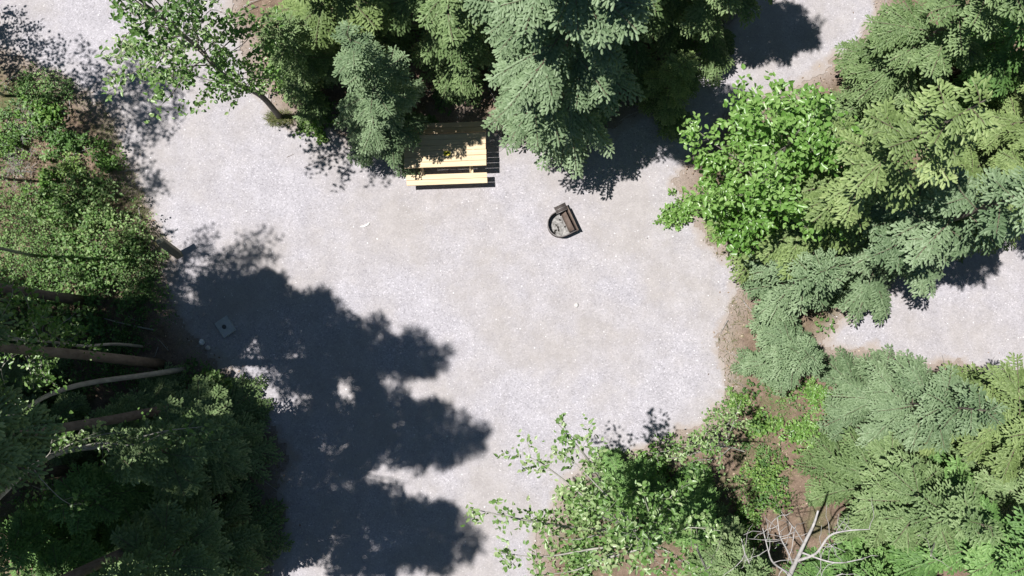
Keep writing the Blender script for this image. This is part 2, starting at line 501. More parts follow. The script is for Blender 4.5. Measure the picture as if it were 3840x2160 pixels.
# ------------------------------------------------------------------ spruces
def bough(crown, rng, ax, L, wmax, tint0, fl, sparse=1.0):
    """a feathery spray of shoots along the axis ax"""
    s = np.linspace(0, 1, len(ax))
    step = 0.056 * fl * sparse
    ss = np.arange(0.10, 1.0, step / L)
    if len(ss) < 2:
        ss = np.array([0.3, 0.7])
    ss = np.repeat(ss, 2); sg = np.tile([1.0, -1.0], len(ss) // 2)
    n = len(ss)
    ss = np.clip(ss + rng.uniform(-.35, .35, n) * step / L, 0, 1.0)
    q = np.stack([np.interp(ss, s, ax[:, k]) for k in range(3)], 1)
    tg = unit(np.stack([np.interp(ss, s, np.gradient(ax[:, k])) for k in range(3)], 1))
    sd = unit(np.cross(np.array([[0, 0, 1.0]]), tg)) * sg[:, None]
    shape = np.sin(np.pi * np.clip(0.16 + 0.84 * ss, 0, 1) ** 0.75) ** 0.8
    bl = (0.06 + wmax * shape) * (0.6 + 0.65 * rng.rand(n))
    ang = np.radians(46 + rng.normal(0, 7, n))[:, None]
    bd = unit(tg * np.cos(ang) + sd * np.sin(ang) + rng.normal(0, 0.07, (n, 3)) + np.array((0, 0, -0.10)))
    bp = unit(np.cross(np.array([[0, 0, 1.0]]), bd))
    fs = 0.047 * fl
    mx = int(np.ceil(bl.max() / fs)) + 1
    k = np.arange(mx)[None, :]
    nf = np.maximum((bl / fs).astype(int), 1)[:, None]
    mask = k <= nf
    u = np.clip((k + 0.2) / (nf + 0.2), 0, 1)
    sgn = np.where((k % 2) == 0, 1.0, -1.0) * np.ones_like(u)
    pos = q[:, None, :] + bd[:, None, :] * (bl[:, None] * u)[..., None]
    pos[..., 2] -= 0.40 * bl[:, None] * u ** 2
    fd = bd[:, None, :] * 0.85 + bp[:, None, :] * (sgn * np.where(k == nf, 0.0, 0.55))[..., None] + rng.normal(0, 0.10, pos.shape)
    fd[..., 2] -= 0.30 * u
    fln = (0.085 + 0.055 * rng.rand(*u.shape)) * (1.05 - 0.2 * u) * fl
    fr = (0.0155 + 0.0055 * rng.rand(*u.shape)) * fl
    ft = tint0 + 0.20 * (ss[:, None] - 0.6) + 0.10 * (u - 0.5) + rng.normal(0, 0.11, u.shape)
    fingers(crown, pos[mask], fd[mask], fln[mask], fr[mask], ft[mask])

def spruce_meshes(seed, h, R, z0=0.25, dens=1.0, prof=0.8, droop=0.35, fl=1.0, peak=0.06, tr=0.011):
    rng = np.random.RandomState(seed)
    crown, limb, trunk = MB(), MB(), MB()
    zt = np.linspace(0, h, 9)
    wob = np.cumsum(rng.normal(0, 0.012 * h / 9, (9, 2)), 0); wob -= wob[0]
    tp = np.column_stack([wob, zt])
    tube(trunk, tp, np.maximum(tr * h * (1 - zt / h) ** 0.8 + 0.004, 0.006) * np.where(zt == 0, 1.12, 1), 8)
    nb = int(h * 6.2 * dens * (1 - z0 / h))
    up = np.array((0, 0, 1.0))
    for i in range(nb):
        t = ((i + rng.rand()) / nb) ** 1.05
        z = z0 + (h - z0) * t
        L = R * (1 - t) ** prof * (0.55 + 0.55 * rng.rand()) + 0.12
        if t < peak:
            L *= 0.62 + 0.38 * t / peak
        az = i * 2.39996 + rng.normal(0, 0.35)
        ca, sa = math.cos(az), math.sin(az)
        out = np.array((ca, sa, 0)); side = np.array((-sa, ca, 0))
        pitch = -0.12 + 0.85 * t ** 1.3 + rng.normal(0, 0.10)
        dr = droop * (1 - 0.6 * t) * (0.7 + 0.6 * rng.rand())
        s = np.linspace(0, 1, 9)
        bend = rng.normal(0, 0.12)
        c = np.array((np.interp(z, zt, tp[:, 0]), np.interp(z, zt, tp[:, 1]), z))
        def axis(c, out, side, L, pitch, dr, bend):
            zz = L * (pitch * s - dr * s ** 2 + 0.25 * dr * s ** 4)
            return c + out * (L * s)[:, None] + side * (L * bend * s ** 2)[:, None] + up * zz[:, None]
        ax = axis(c, out, side, L, pitch, dr, bend)
        tube(limb, ax[::2], 0.005 + 0.008 * L * (1 - s[::2]), 3, cap=False)
        t0 = 0.5 + rng.normal(0, 0.13)
        w = min(0.13 + 0.14 * L, 0.34)
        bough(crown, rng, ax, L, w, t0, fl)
        if L > 0.75:
            for q in range(2 if L < 1.2 else 4):
                f = rng.uniform(0.25, 0.62); sgn = 1 if q % 2 else -1
                a = az + sgn * rng.uniform(0.45, 0.8)
                o2 = np.array((math.cos(a), math.sin(a), 0)); s2 = np.array((-math.sin(a), math.cos(a), 0))
                L2 = L * (1 - f) * rng.uniform(0.7, 1.0)
                c2 = np.array([np.interp(f, s, ax[:, k]) for k in range(3)])
                slope = (pitch - 2 * dr * f)
                ax2 = axis(c2, o2, s2, L2, slope * 0.8 + rng.normal(0, .08), dr * 0.7, rng.normal(0, .1))
                tube(limb, ax2[::4], 0.004 + 0.006 * L2 * (1 - s[::4]), 3, cap=False)
                bough(crown, rng, ax2, L2, min(0.11 + 0.12 * L2, 0.26), t0 + rng.normal(0, .05), fl)
    n = 14
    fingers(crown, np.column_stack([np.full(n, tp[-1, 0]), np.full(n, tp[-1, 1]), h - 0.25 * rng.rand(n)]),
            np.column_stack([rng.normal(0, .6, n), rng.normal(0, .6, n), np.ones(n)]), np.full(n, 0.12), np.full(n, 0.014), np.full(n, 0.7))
    return crown.mesh('spruce_crown'), limb.mesh('spruce_limbs'), trunk.mesh('spruce_trunk', True)

VAR = {
    'a': (9.0, 1.9) + spruce_meshes(1, 9.0, 1.9, 0.35, 0.85, 0.75, 0.5),
    'b': (8.5, 1.7) + spruce_meshes(2, 8.5, 1.7, 0.30, 0.85, 0.75, 0.6),
    'c': (12.0, 2.4) + spruce_meshes(3, 12.0, 2.4, 0.8, 0.9, 0.75, 0.6, 1.0, 0.3),
    's': (3.6, 1.15) + spruce_meshes(4, 3.6, 1.15, 0.12, 1.7, 0.75, 0.30, 0.8),
    'm': (6.0, 1.55) + spruce_meshes(6, 6.0, 1.55, 0.25, 1.15, 0.75, 0.45, 0.95),
    't': (17.0, 1.4) + spruce_meshes(7, 17.0, 1.4, 8.6, 0.9, 0.55, 0.55, 1.1, 0.25, 0.0072),
}

def spruce(var, px, py, h, R, mat, label, rot=0.0, lean=(0, 0), group='spruces around the gravel pad', bark='bark'):
    hv, Rv, cm, lm, tm = VAR[var]
    r = empty('spruce_tree', P(px, py, 0) - np.array((0, 0, 0.02)), label, 'tree', group)
    r.rotation_euler = (Matrix.Rotation(lean[0], 3, 'X') @ Matrix.Rotation(lean[1], 3, 'Y') @ Matrix.Rotation(rot, 3, 'Z')).to_euler()
    r.scale = (R / Rv, R / Rv, h / hv)
    link('trunk', tm, M[bark], r)
    link('limbs', lm, M['twig'], r, 'stuff')
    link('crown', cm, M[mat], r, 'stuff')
    return r

SPR = [
    # top group
    ('c', 2072, 402, 12.0, 2.6, 'spruce_blue', 'large blue-green spruce directly right of the picnic table', 0.4),
    ('a', 1330, 170, 9.0, 1.95, 'spruce_yellow', 'yellow-green spruce between the leaning aspen and the picnic table, nearest the aspen', 1.3),
    ('m', 1480, 490, 6.5, 1.33, 'spruce_blue', 'small bluish spruce overhanging the left end of the picnic table', 2.0),
    ('b', 1735, 210, 10.0, 1.75, 'spruce_green', 'dark shaded spruce behind the picnic table between two lit spruces', 0.2),
    ('b', 2600, 110, 7.5, 1.6, 'spruce_green', 'shaded dark spruce beside the gravel lane at the top', 3.3),
    ('s', 2480, 380, 2.8, 0.95, 'spruce_yellow', 'yellow-green spruce sapling in shade right of the large blue-green spruce', 1.0),
    ('a', 2330, 90, 12.0, 2.2, 'spruce_green', 'dark spruce at the top edge behind the large blue-green spruce', 2.2),
    ('s', 1190, 320, 4.2, 1.05, 'spruce_green', 'small green spruce close behind the leaning aspen stem', 0.6),
    # right group
    ('a', 3250, 330, 8.2, 1.75, 'spruce_green', 'green spruce in the top right beside the sunlit gravel lane', 5.0),
    ('b', 3560, 300, 9.5, 1.8, 'spruce_fresh', 'fresh green spruce filling the top right corner', 0.9),
    ('a', 2890, 850, 10.2, 2.0, 'spruce_yellow', 'tall yellow-green spruce behind the glossy poplar', 2.6),
    ('b', 3180, 960, 8.6, 1.75, 'spruce_blue', 'bluish spruce whose drooping boughs hang over the shaded gravel on the right', 4.4),
    ('a', 3470, 800, 9.0, 1.6, 'spruce_yellow', 'yellowish spruce at the right edge above the shaded gravel strip', 0.1),
    ('s', 2900, 1075, 3.8, 1.25, 'spruce_blue', 'young spruce reaching its boughs left over the pad edge below the poplar', 0.5),
    ('s', 2890, 1340, 3.0, 1.0, 'spruce_blue', 'pale silvery spruce sapling at the right rim of the pad', 2.4),
    # bottom right
    ('m', 3230, 1500, 6.0, 1.4, 'spruce_blue', 'mid-sized spruce just below the right gravel strip', 1.7),
    ('a', 3500, 1570, 8.2, 1.8, 'spruce_yellow', 'full green spruce at the right edge below the gravel strip', 3.6),
    ('m', 3190, 1800, 6.4, 1.5, 'spruce_green', 'green spruce above the bare grey snag in the lower right', 5.4),
    ('b', 3380, 1900, 8.2, 1.8, 'spruce_fresh', 'broad light green spruce in the lower right corner', 0.7),
    ('m', 3180, 2200, 5.6, 1.5, 'spruce_fresh', 'spruce cut by the bottom edge right of the bare snag', 2.2),
    ('s', 2520, 1880, 3.4, 1.05, 'spruce_fresh', 'young spruce in the middle of the aspen thicket at the bottom', 3.0),
    ('s', 2330, 1790, 2.5, 0.85, 'spruce_fresh', 'small bright spruce sapling at the pad edge of the bottom thicket', 1.1),
    ('s', 2680, 2060, 3.6, 1.1, 'spruce_green', 'dark young spruce left of the bare snag', 4.0),
    # lower left, shaded understorey
    ('m', 820, 1640, 5.5, 1.6, 'spruce_green', 'shaded spruce beside the darkest part of the pad', 0.3),
    ('m', 830, 1980, 6.0, 1.7, 'spruce_green', 'shaded spruce at the bottom left edge of the pad', 2.9),
    ('s', 560, 1800, 4.2, 1.3, 'spruce_fresh', 'young spruce with a few sunlit tips in the dark lower left', 1.9),
    ('m', 480, 2090, 5.0, 1.5, 'spruce_fresh', 'sunlit green spruce at the bottom left corner', 4.9),
    ('s', 270, 1600, 3.0, 1.15, 'spruce_green', 'low shaded spruce under the lower curved aspen', 1.4),
    ('s', 330, 1960, 4.0, 1.3, 'spruce_fresh', 'young spruce near the sunlit bottom left corner', 0.8),
    ('s', 100, 1430, 2.6, 1.0, 'spruce_green', 'low dark spruce at the left edge beside the upper curved aspen', 2.7),
    ('a', 3640, 560, 9.5, 1.7, 'spruce_yellow', 'yellow-green spruce half cut by the right edge', 1.5),
    ('b', 3640, 1800, 8.0, 1.6, 'spruce_green', 'green spruce at the right edge above the lower right corner', 2.0),
    ('s', 620, 1560, 3.4, 1.1, 'spruce_green', 'low shaded spruce between the two tall bare trunks', 3.7),
]
for var, px, py, h, R, mat, label, rot in SPR:
    spruce(var, px, py, h, R, mat, label, rot)
# tall trees whose bare trunks lean out of the left side of the picture
TALL = 'tall trees at the left'
spruce('t', 610, 1368, 16.8, 1.3, 'spruce_green', 'tall spruce with bare tan trunk crossing the left edge above the curved aspens', 0.0, (math.radians(-2.3), 0), TALL, 'bark_tan')
spruce('t', 700, 1522, 17.0, 1.3, 'spruce_green', 'tall spruce with grey bare trunk in the dark lower left', 2.1, (math.radians(1.0), math.radians(0.8)), TALL, 'bark')
spruce('t', 720, 1945, 17.0, 1.35, 'spruce_green', 'tall spruce shading the bottom left of the pad', 4.1, (math.radians(0.4), 0), TALL, 'bark')
spruce('t', 330, 1130, 15.0, 1.3, 'spruce_green', 'tall spruce at the left edge above the bare tan trunk', 3.3, (0, 0), TALL, 'bark')
spruce('t', 320, 1745, 16.5, 1.35, 'spruce_green', 'tall spruce added behind the lower curved aspen to shade the low spruces', 1.1, (0, 0), TALL, 'bark')  # added so that its crown shades the low spruces beside the pad
for k, (var, px, py, h, R) in enumerate((('t', -90, 1480, 17, 1.5), ('t', -130, 1790, 17, 1.5), ('t', -120, 1240, 16, 1.4), ('c', -480, 1290, 16, 2.9), ('c', -500, 1620, 16, 2.9), ('c', -520, 1800, 14, 2.3))):  # unseen spruces left of view, added to shade the lower left
    spruce(var, px, py, h, R, 'spruce_green', 'unseen forest spruce added out of view to shade the lower left', k * 1.3, (0, 0), 'forest outside the picture')

# forest out of view: unseen spruces added to block low sky and deepen shade
def forest_ring():
    rs = np.random.RandomState(91); got = []
    cand = np.column_stack([rs.uniform(-29, 26, 4000), rs.uniform(-19, 23, 4000)])
    sd = gravel_sd(cand)
    for q, d in zip(cand, sd):
        if d > -1.0 or len(got) >= 80:
            continue
        if -18.6 < q[0] < 13.6 and -7.4 < q[1] < 10.8:
            continue
        if got and np.min(np.hypot(*(np.array(got) - q).T)) < 2.3:
            continue
        got.append(q)
    for i, q in enumerate(got):
        var = 'abcb'[i % 4]; hv, Rv, cm, lm, tm = VAR[var]
        k = rs.uniform(1.3, 1.75) * (0.8 if var == 'c' else 1.0)
        r = empty('spruce_tree', (q[0], q[1], -0.02), 'unseen forest spruce added out of view to shade the lower left', 'tree', 'forest outside the picture')
        r.rotation_euler = (0, 0, rs.rand() * 6.28); r.scale = (k, k, k)
        link('trunk', tm, M['bark'], r); link('limbs', lm, M['twig'], r, 'stuff'); link('crown', cm, M['spruce_green'], r, 'stuff')
forest_ring()

# ------------------------------------------------------------------ broad-leaved trees
def twig_leaves(mb, pts, rng, n, size, spread, tint0, droopy=0.0, ratio=0.62):
    k = rng.randint(len(pts) // 3, len(pts), n)
    pos = pts[k] + rng.normal(0, spread, (n, 3))
    tang = unit(pts[-1] - pts[0])
    d = unit(rng.normal(0, 1, (n, 3)) * np.array((1, 1, 0.35)) + 0.35 * tang + np.array((0, 0, -droopy)))
    nr = unit(rng.normal(0, 0.55, (n, 3)) + np.array((0, 0, 1.0)))
    ln = size * (0.65 + 0.6 * rng.rand(n))
    leaves(mb, pos, d, nr, ln, ln * ratio * (0.85 + 0.3 * rng.rand(n)), tint0 + rng.normal(0, 0.2, n))

def broadleaf(name, label, cat, group, base, trunk, r0, limbs, mats, seed, leaf=0.08, ntw=7, nlv=14, twl=0.38, spread=0.05, droopy=0.1, tint=0.5, ratio=0.62, sides=7):
    """trunk: list of world points; limbs: list of (fraction up the trunk, end point in world)"""
    rng = np.random.RandomState(seed)
    base = np.asarray(base, float)
    root = empty(name, base, label, cat, group)
    tmb, lmb, cmb = MB(), MB(), MB()
    tp = bez(trunk, 8) - base
    rr = r0 * (1 - np.linspace(0, 1, len(tp))) ** 0.8 + 0.008
    tube(tmb, tp, rr, sides)
    for fr, end in limbs:
        i = min(int(fr * (len(tp) - 1)), len(tp) - 1)
        a = tp[i]; e = np.asarray(end, float) - base
        m1 = a + (e - a) * 0.35 + rng.normal(0, 0.05, 3) + np.array((0, 0, 0.10 * np.linalg.norm(e - a)))
        m2 = a + (e - a) * 0.7 + rng.normal(0, 0.06, 3) + np.array((0, 0, 0.10 * np.linalg.norm(e - a)))
        lp = bez([a, m1, m2, e], 5)
        L = np.linalg.norm(e - a)
        tube(lmb, lp, np.linspace(max(0.007, 0.011 * L), 0.004, len(lp)), 4, cap=False)
        nt = max(3, int(ntw * (0.5 + 0.5 * L)))
        t0 = tint + rng.normal(0, 0.14)
        for j in range(nt):
            f = 0.25 + 0.75 * (j + rng.rand()) / nt
            q = lp[min(int(f * (len(lp) - 1)), len(lp) - 1)]
            d = unit(unit(e - a) * 0.6 + rng.normal(0, 0.7, 3) * np.array((1, 1, 0.6)))
            pts = curve(q, d, twl * (0.5 + 0.7 * rng.rand()), rng, 5, 0.16, droopy)
            tube(lmb, pts[::2] if len(pts) > 4 else pts, 0.003, 3, cap=False)
            twig_leaves(cmb, pts, rng, nlv, leaf, spread, t0, droopy, ratio)
    link('trunk', tmb.mesh('trunk', True), M[mats[0]], root)
    link('limbs', lmb.mesh('limbs', True), M[mats[1]], root, 'stuff')
    if cmb.n:
        link('crown', cmb.mesh('crown'), M[mats[2]], root, 'stuff')
    return root

def auto_limbs(rng, axis_fn, n, z0, z1, R, prof=lambda t: math.sin(math.pi * (0.15 + 0.8 * t)) ** 0.7, up=0.35):
    out = []
    for i in range(n):
        t = (i + rng.rand()) / n
        z = z0 + (z1 - z0) * t
        az = i * 2.39996 + rng.normal(0, .4)
        r = R * prof(t) * (0.55 + 0.5 * rng.rand())
        c = axis_fn(z)
        out.append((z, c + np.array((math.cos(az) * r, math.sin(az) * r, r * up * rng.uniform(-0.3, 1.2)))))
    return out

def tree_auto(name, label, cat, group, base_px, top_w, h, R, z0, n, mats, seed, r0, **kw):
    """top_w: horizontal offset (m) of the leader from the base"""
    rng = np.random.RandomState(seed + 500)
    b = P(*base_px)
    off = np.array((top_w[0], top_w[1]))
    def ax(z):
        f = z / h
        return np.array((b[0] + off[0] * f ** 1.2, b[1] + off[1] * f ** 1.2, z))
    trunk = [ax(z) + np.append(rng.normal(0, 0.03 * R, 2) if 0 < z < h else (0, 0), 0) for z in np.linspace(0, h, 6)]
    trunk[0] = b
    limbs = [(max(0.0, min((z - 0.25 * R) / h, 0.97)), e) for z, e in auto_limbs(rng, ax, n, z0, h * 1.0, R)]
    return broadleaf(name, label, cat, group, b, trunk, r0, limbs, mats, seed, **kw)

# leaning aspen at the top left: slim grey stem standing in a tuft of grass
tree_auto('aspen_tree', 'leaning aspen with dark stem and open leafy crown at the top left', 'tree', None,
          (1050, 440), (-0.35, -0.25), 8.6, 1.45, 3.0, 40, ('bark_grey', 'bark_grey', 'aspen'), 21, 0.065, leaf=0.095, ntw=6, nlv=15, spread=0.07, tint=0.45)
# balsam poplar on the right
tree_auto('poplar_tree', 'glossy broad-leaved poplar leaning over the right edge of the pad', 'tree', None,
          (2730, 815), (-0.25, 0.45), 6.4, 1.65, 1.0, 46, ('bark_grey', 'bark_grey', 'poplar'), 22, 0.07, leaf=0.115, ntw=9, nlv=20, spread=0.085, tint=0.72, droopy=0.05)
# aspen in the bottom thicket, long sparse boughs reaching over the gravel
b = P(2330, 1960)
limb_targets = [(2080, 1575, 6.2), (2120, 1700, 6.0), (1945, 1690, 5.2), (1755, 1905, 5.6), (1860, 2070, 5.2), (2010, 1960, 5.0), (2230, 1760, 5.2),
                (2420, 1880, 6.2), (2560, 1820, 5.5), (2300, 2080, 6.5), (2150, 2120, 5.2), (2480, 2120, 6.4), (2700, 1990, 5.6), (2160, 1880, 6.0),
                (2640, 2140, 6.0), (2260, 1900, 6.4), (2380, 2000, 7.2), (1990, 2160, 4.6)]
broadleaf('aspen_tree', 'aspen at the bottom with long sparse boughs reaching over the gravel', 'tree', None, b,
          [b, b + np.array((0.0, 0.15, 2.0)), b + np.array((-0.15, 0.45, 4.2)), b + np.array((-0.2, 0.6, 6.9))], 0.06,
          [(0.45 + 0.5 * ((i * 7) % 10) / 10, P(*t)) for i, t in enumerate(limb_targets)], ('bark_pale', 'bark_pale', 'aspen'), 23,
          leaf=0.098, ntw=6, nlv=16, spread=0.07, tint=0.62, twl=0.42)
b = P(2640, 1650)
broadleaf('aspen_tree', 'slender aspen at the lower right corner of the pad', 'tree', None, b,
          [b, b + np.array((0.02, 0.03, 1.5)), b + np.array((0.05, 0.05, 3.6))], 0.03,
          [(0.3, P(2590, 1660, 2.4)), (0.45, P(2660, 1590, 2.8)), (0.5, P(2720, 1540, 3.0)), (0.6, P(2780, 1500, 3.3)), (0.7, P(2500, 1720, 2.6)), (0.75, P(2660, 1680, 3.6)),
           (0.4, P(2420, 1700, 2.2)), (0.8, P(2580, 1740, 3.2))], ('bark_pale', 'bark_pale', 'aspen'), 24,
          leaf=0.075, ntw=6, nlv=12, spread=0.05, tint=0.6)
# curved pale aspens entering from the left
for lab, base_px, path, rad, tips, sd in (
    ('pale curved aspen stem arching in from the left edge, upper one', (690, 1385),
     [(690, 1385, 0), (560, 1405, 1.6), (330, 1437, 3.4), (190, 1478, 4.8), (90, 1535, 6.0), (-60, 1610, 7.4), (-260, 1700, 9.5)], 0.06,
     [(0.75, (40, 1500, 7.0)), (0.8, (-120, 1560, 8.2)), (0.9, (-260, 1640, 9.6)), (0.95, (-330, 1760, 10)), (0.99, (-420, 1700, 10.5)), (0.85, (-280, 1480, 9.0)), (0.9, (-150, 1800, 9.0)), (0.95, (-500, 1560, 10.5)), (0.97, (-250, 1500, 10.8)), (0.92, (-380, 1640, 9.5))], 31),
    ('pale curved aspen stem with leafy side boughs in the lower left', (600, 1640),
     [(600, 1640, 0), (450, 1668, 2.2), (250, 1690, 4.6), (120, 1752, 6.2), (30, 1835, 7.6), (-90, 1960, 9.0), (-250, 2150, 11)], 0.06,
     [(0.40, (430, 1620, 5.6)), (0.42, (330, 1590, 5.4)), (0.36, (640, 1610, 4.4)), (0.45, (230, 1600, 5.8)), (0.33, (760, 1600, 4.0)), (0.5, (280, 1900, 6.0)), (0.8, (-100, 1850, 9)), (0.9, (-250, 2000, 10)), (0.98, (-350, 2200, 11))], 32)):
    pts = [P(*p) for p in path]
    broadleaf('aspen_tree', lab, 'tree', 'curved aspens at the left', pts[0], pts, rad, [(f, P(*e)) for f, e in tips], ('bark_pale', 'bark_pale', 'aspen'), sd,
              leaf=0.075, ntw=6, nlv=10, spread=0.08, tint=0.7, ratio=0.85)
# broad-leaved trees at and beyond the left edge: their crowns stand outside the picture, their shadows fall on the gravel
for lab, bp, top, h, R, z0, n, sd in (
    ('aspen at the upper left edge whose leafy shadow falls on the gravel', (20, 362), (0.2, 0.1), 9.2, 1.55, 4.2, 34, 41),
    ('slim aspen added beside the tall bare tan trunk to fill out its shade', (540, 1300), (0.1, 0.0), 8.0, 0.95, 4.2, 20, 47),  # added so its leaves fill a sunlit gap in the shade
    ('aspen at the left edge above the curved stems, casting dappled shade', (150, 965), (0.3, 0.0), 13.0, 1.35, 6.5, 32, 42),
    ('small aspen at the left edge level with the picnic bench', (-60, 665), (0.3, 0.0), 9.6, 1.0, 5.0, 20, 43),
    ('aspen at the top left corner beside the gravel', (-170, 190), (0.2, 0.0), 5.0, 1.2, 1.5, 22, 44),
    ('aspen behind the ground cover at the left edge', (60, 1130), (0.4, 0.1), 13.5, 1.5, 6.0, 40, 45),
    ):
    tree_auto('aspen_tree', lab, 'tree', 'aspens along the left edge', bp, top, h, R, z0, n, ('bark_pale', 'bark_pale', 'aspen'), sd, 0.030, leaf=0.085, ntw=6, nlv=16, spread=0.08)

# bare grey snag in the lower right
def snag():
    rng = np.random.RandomState(51)
    b = P(2900, 2230)
    root = empty('dead_tree', b, 'bare pale grey snag with forked branches at the bottom right', 'tree')
    tmb, lmb = MB(), MB()
    path = bez([P(2900, 2230, 0), P(2930, 2215, 1.5), P(2955, 2170, 3.0), P(2985, 2105, 3.5), P(3015, 2040, 3.9), P(3050, 1970, 4.2), P(3068, 1915, 4.4)], 6) - b
    tube(tmb, path, np.linspace(0.07, 0.018, len(path)), 6)
    def br(pts, r, n=5):
        p = bez([P(*q) for q in pts], n) - b
        lmb = MB(); tube(lmb, p, np.linspace(r * 1.25, 0.008, len(p)), 4)
        for k in range(len(p) // 2):
            i = rng.randint(2, len(p))
            tube(lmb, curve(p[i], rng.normal(0, 1, 3) * (1, 1, .4), 0.3 + 0.45 * rng.rand(), rng, 5, 0.3), np.linspace(0.010, 0.004, 6), 3)
        link('limb', lmb.mesh('snag_limb', True), M['dead'], root)
    br([(2985, 2105, 3.5), (3060, 2075, 3.9), (3110, 2010, 4.2), (3180, 1990, 4.4), (3260, 1985, 4.5)], 0.03)
    br([(2960, 2150, 3.1), (2900, 2110, 3.6), (2880, 2060, 3.8), (2860, 1980, 4.0)], 0.022)
    br([(2975, 2120, 3.4), (2950, 2060, 3.8), (2925, 2010, 4.0), (2915, 1940, 4.1)], 0.020)
    br([(3000, 2070, 3.7), (3130, 2110, 4.0), (3240, 2095, 4.2)], 0.018)
    br([(2930, 2190, 2.3), (2850, 2170, 2.8), (2800, 2090, 3.2), (2780, 2020, 3.4)], 0.022)
    br([(2940, 2190, 2.6), (3050, 2190, 3.2), (3160, 2150, 3.4)], 0.020)
    br([(3015, 2040, 3.9), (2985, 1990, 4.2), (2960, 1960, 4.3)], 0.012)
    link('trunk', tmb.mesh('snag_trunk', True), M['dead'], root)
snag()
# second pale stem, lower right
def pale_stem(lab, pts, r, sd):
    b = P(pts[0][0], pts[0][1], 0)
    root = empty('dead_tree', b, lab, 'tree')
    rng = np.random.RandomState(sd)
    mb, lm = MB(), MB()
    p = bez([b] + [P(*q) for q in pts[1:]], 8) - b
    tube(mb, p, np.linspace(r, 0.012, len(p)), 6)
    for k in range(7):
        i = rng.randint(len(p) // 2, len(p))
        lm = MB(); tube(lm, curve(p[i], rng.normal(0, 1, 3) * (1, 1, .5), 0.3 + 0.4 * rng.rand(), rng, 5, 0.25), np.linspace(0.008, 0.003, 6), 3)
        link('limb', lm.mesh('stem_limb'), M['bark_pale'], root)
    link('trunk', mb.mesh('stem', True), M['bark_pale'], root)
pale_stem('white leafless stem leaning out of the bottom thicket', [(2560, 1900, 0), (2590, 1990, 2.2), (2605, 2035, 3.0), (2650, 2140, 4.6), (2690, 2230, 5.6)], 0.035, 61)
pale_stem('thin white stem standing among the lower right spruces', [(3340, 1870, 0), (3420, 1930, 2.0), (3500, 2010, 3.9), (3490, 2085, 5.0)], 0.03, 62)

# ------------------------------------------------------------------ low plants
def shrub(px, py, r, h, n, seed, label, mat='shrub', leaf=0.055, tint=0.5, dead=False, group='low shrubs'):
    rng = np.random.RandomState(seed)
    b = P(px, py)
    root = empty('dead_shrub' if dead else 'leafy_shrub', b, label, 'shrub', None if dead else group)
    st, cr = MB(), MB()
    for i in range(n):
        az = rng.rand() * 6.28; el = rng.uniform(0.35, 1.3)
        d = np.array((math.cos(az) * math.cos(el), math.sin(az) * math.cos(el), math.sin(el)))
        L = (r + h) * 0.5 * rng.uniform(0.7, 1.5)
        o = np.append(rng.normal(0, r * 0.22, 2), 0)
        pts = curve(o, d, L, rng, 7, 0.28 if dead else 0.16, 0.35)
        pts[:, 2] = np.maximum(pts[:, 2], 0.01)
        tube(st, pts, np.linspace(0.008 if dead else 0.005, 0.002, len(pts)), 3, cap=False)
        for k in range(5 if dead else 2):
            j = rng.randint(2, len(pts))
            q = curve(pts[j], unit(rng.normal(0, 1, 3) * (1, 1, .5) + d), L * 0.4, rng, 5, 0.35 if dead else 0.2, 0.3)
            q[:, 2] = np.maximum(q[:, 2], 0.01)
            tube(st, q, np.linspace(0.004, 0.002, len(q)), 3, cap=False)
            if not dead:
                twig_leaves(cr, q, rng, 9, leaf, 0.035, tint + rng.normal(0, .05), 0.0, 0.7)
        if not dead:
            twig_leaves(cr, pts, rng, 12, leaf, 0.04, tint + rng.normal(0, .05), 0.0, 0.7)
    link('stems', st.mesh('shrub_stems'), M['dead' if dead else 'twig'], root, 'stuff')
    if cr.n:
        link('leaves', cr.mesh('shrub_leaves'), M[mat], root, 'stuff')

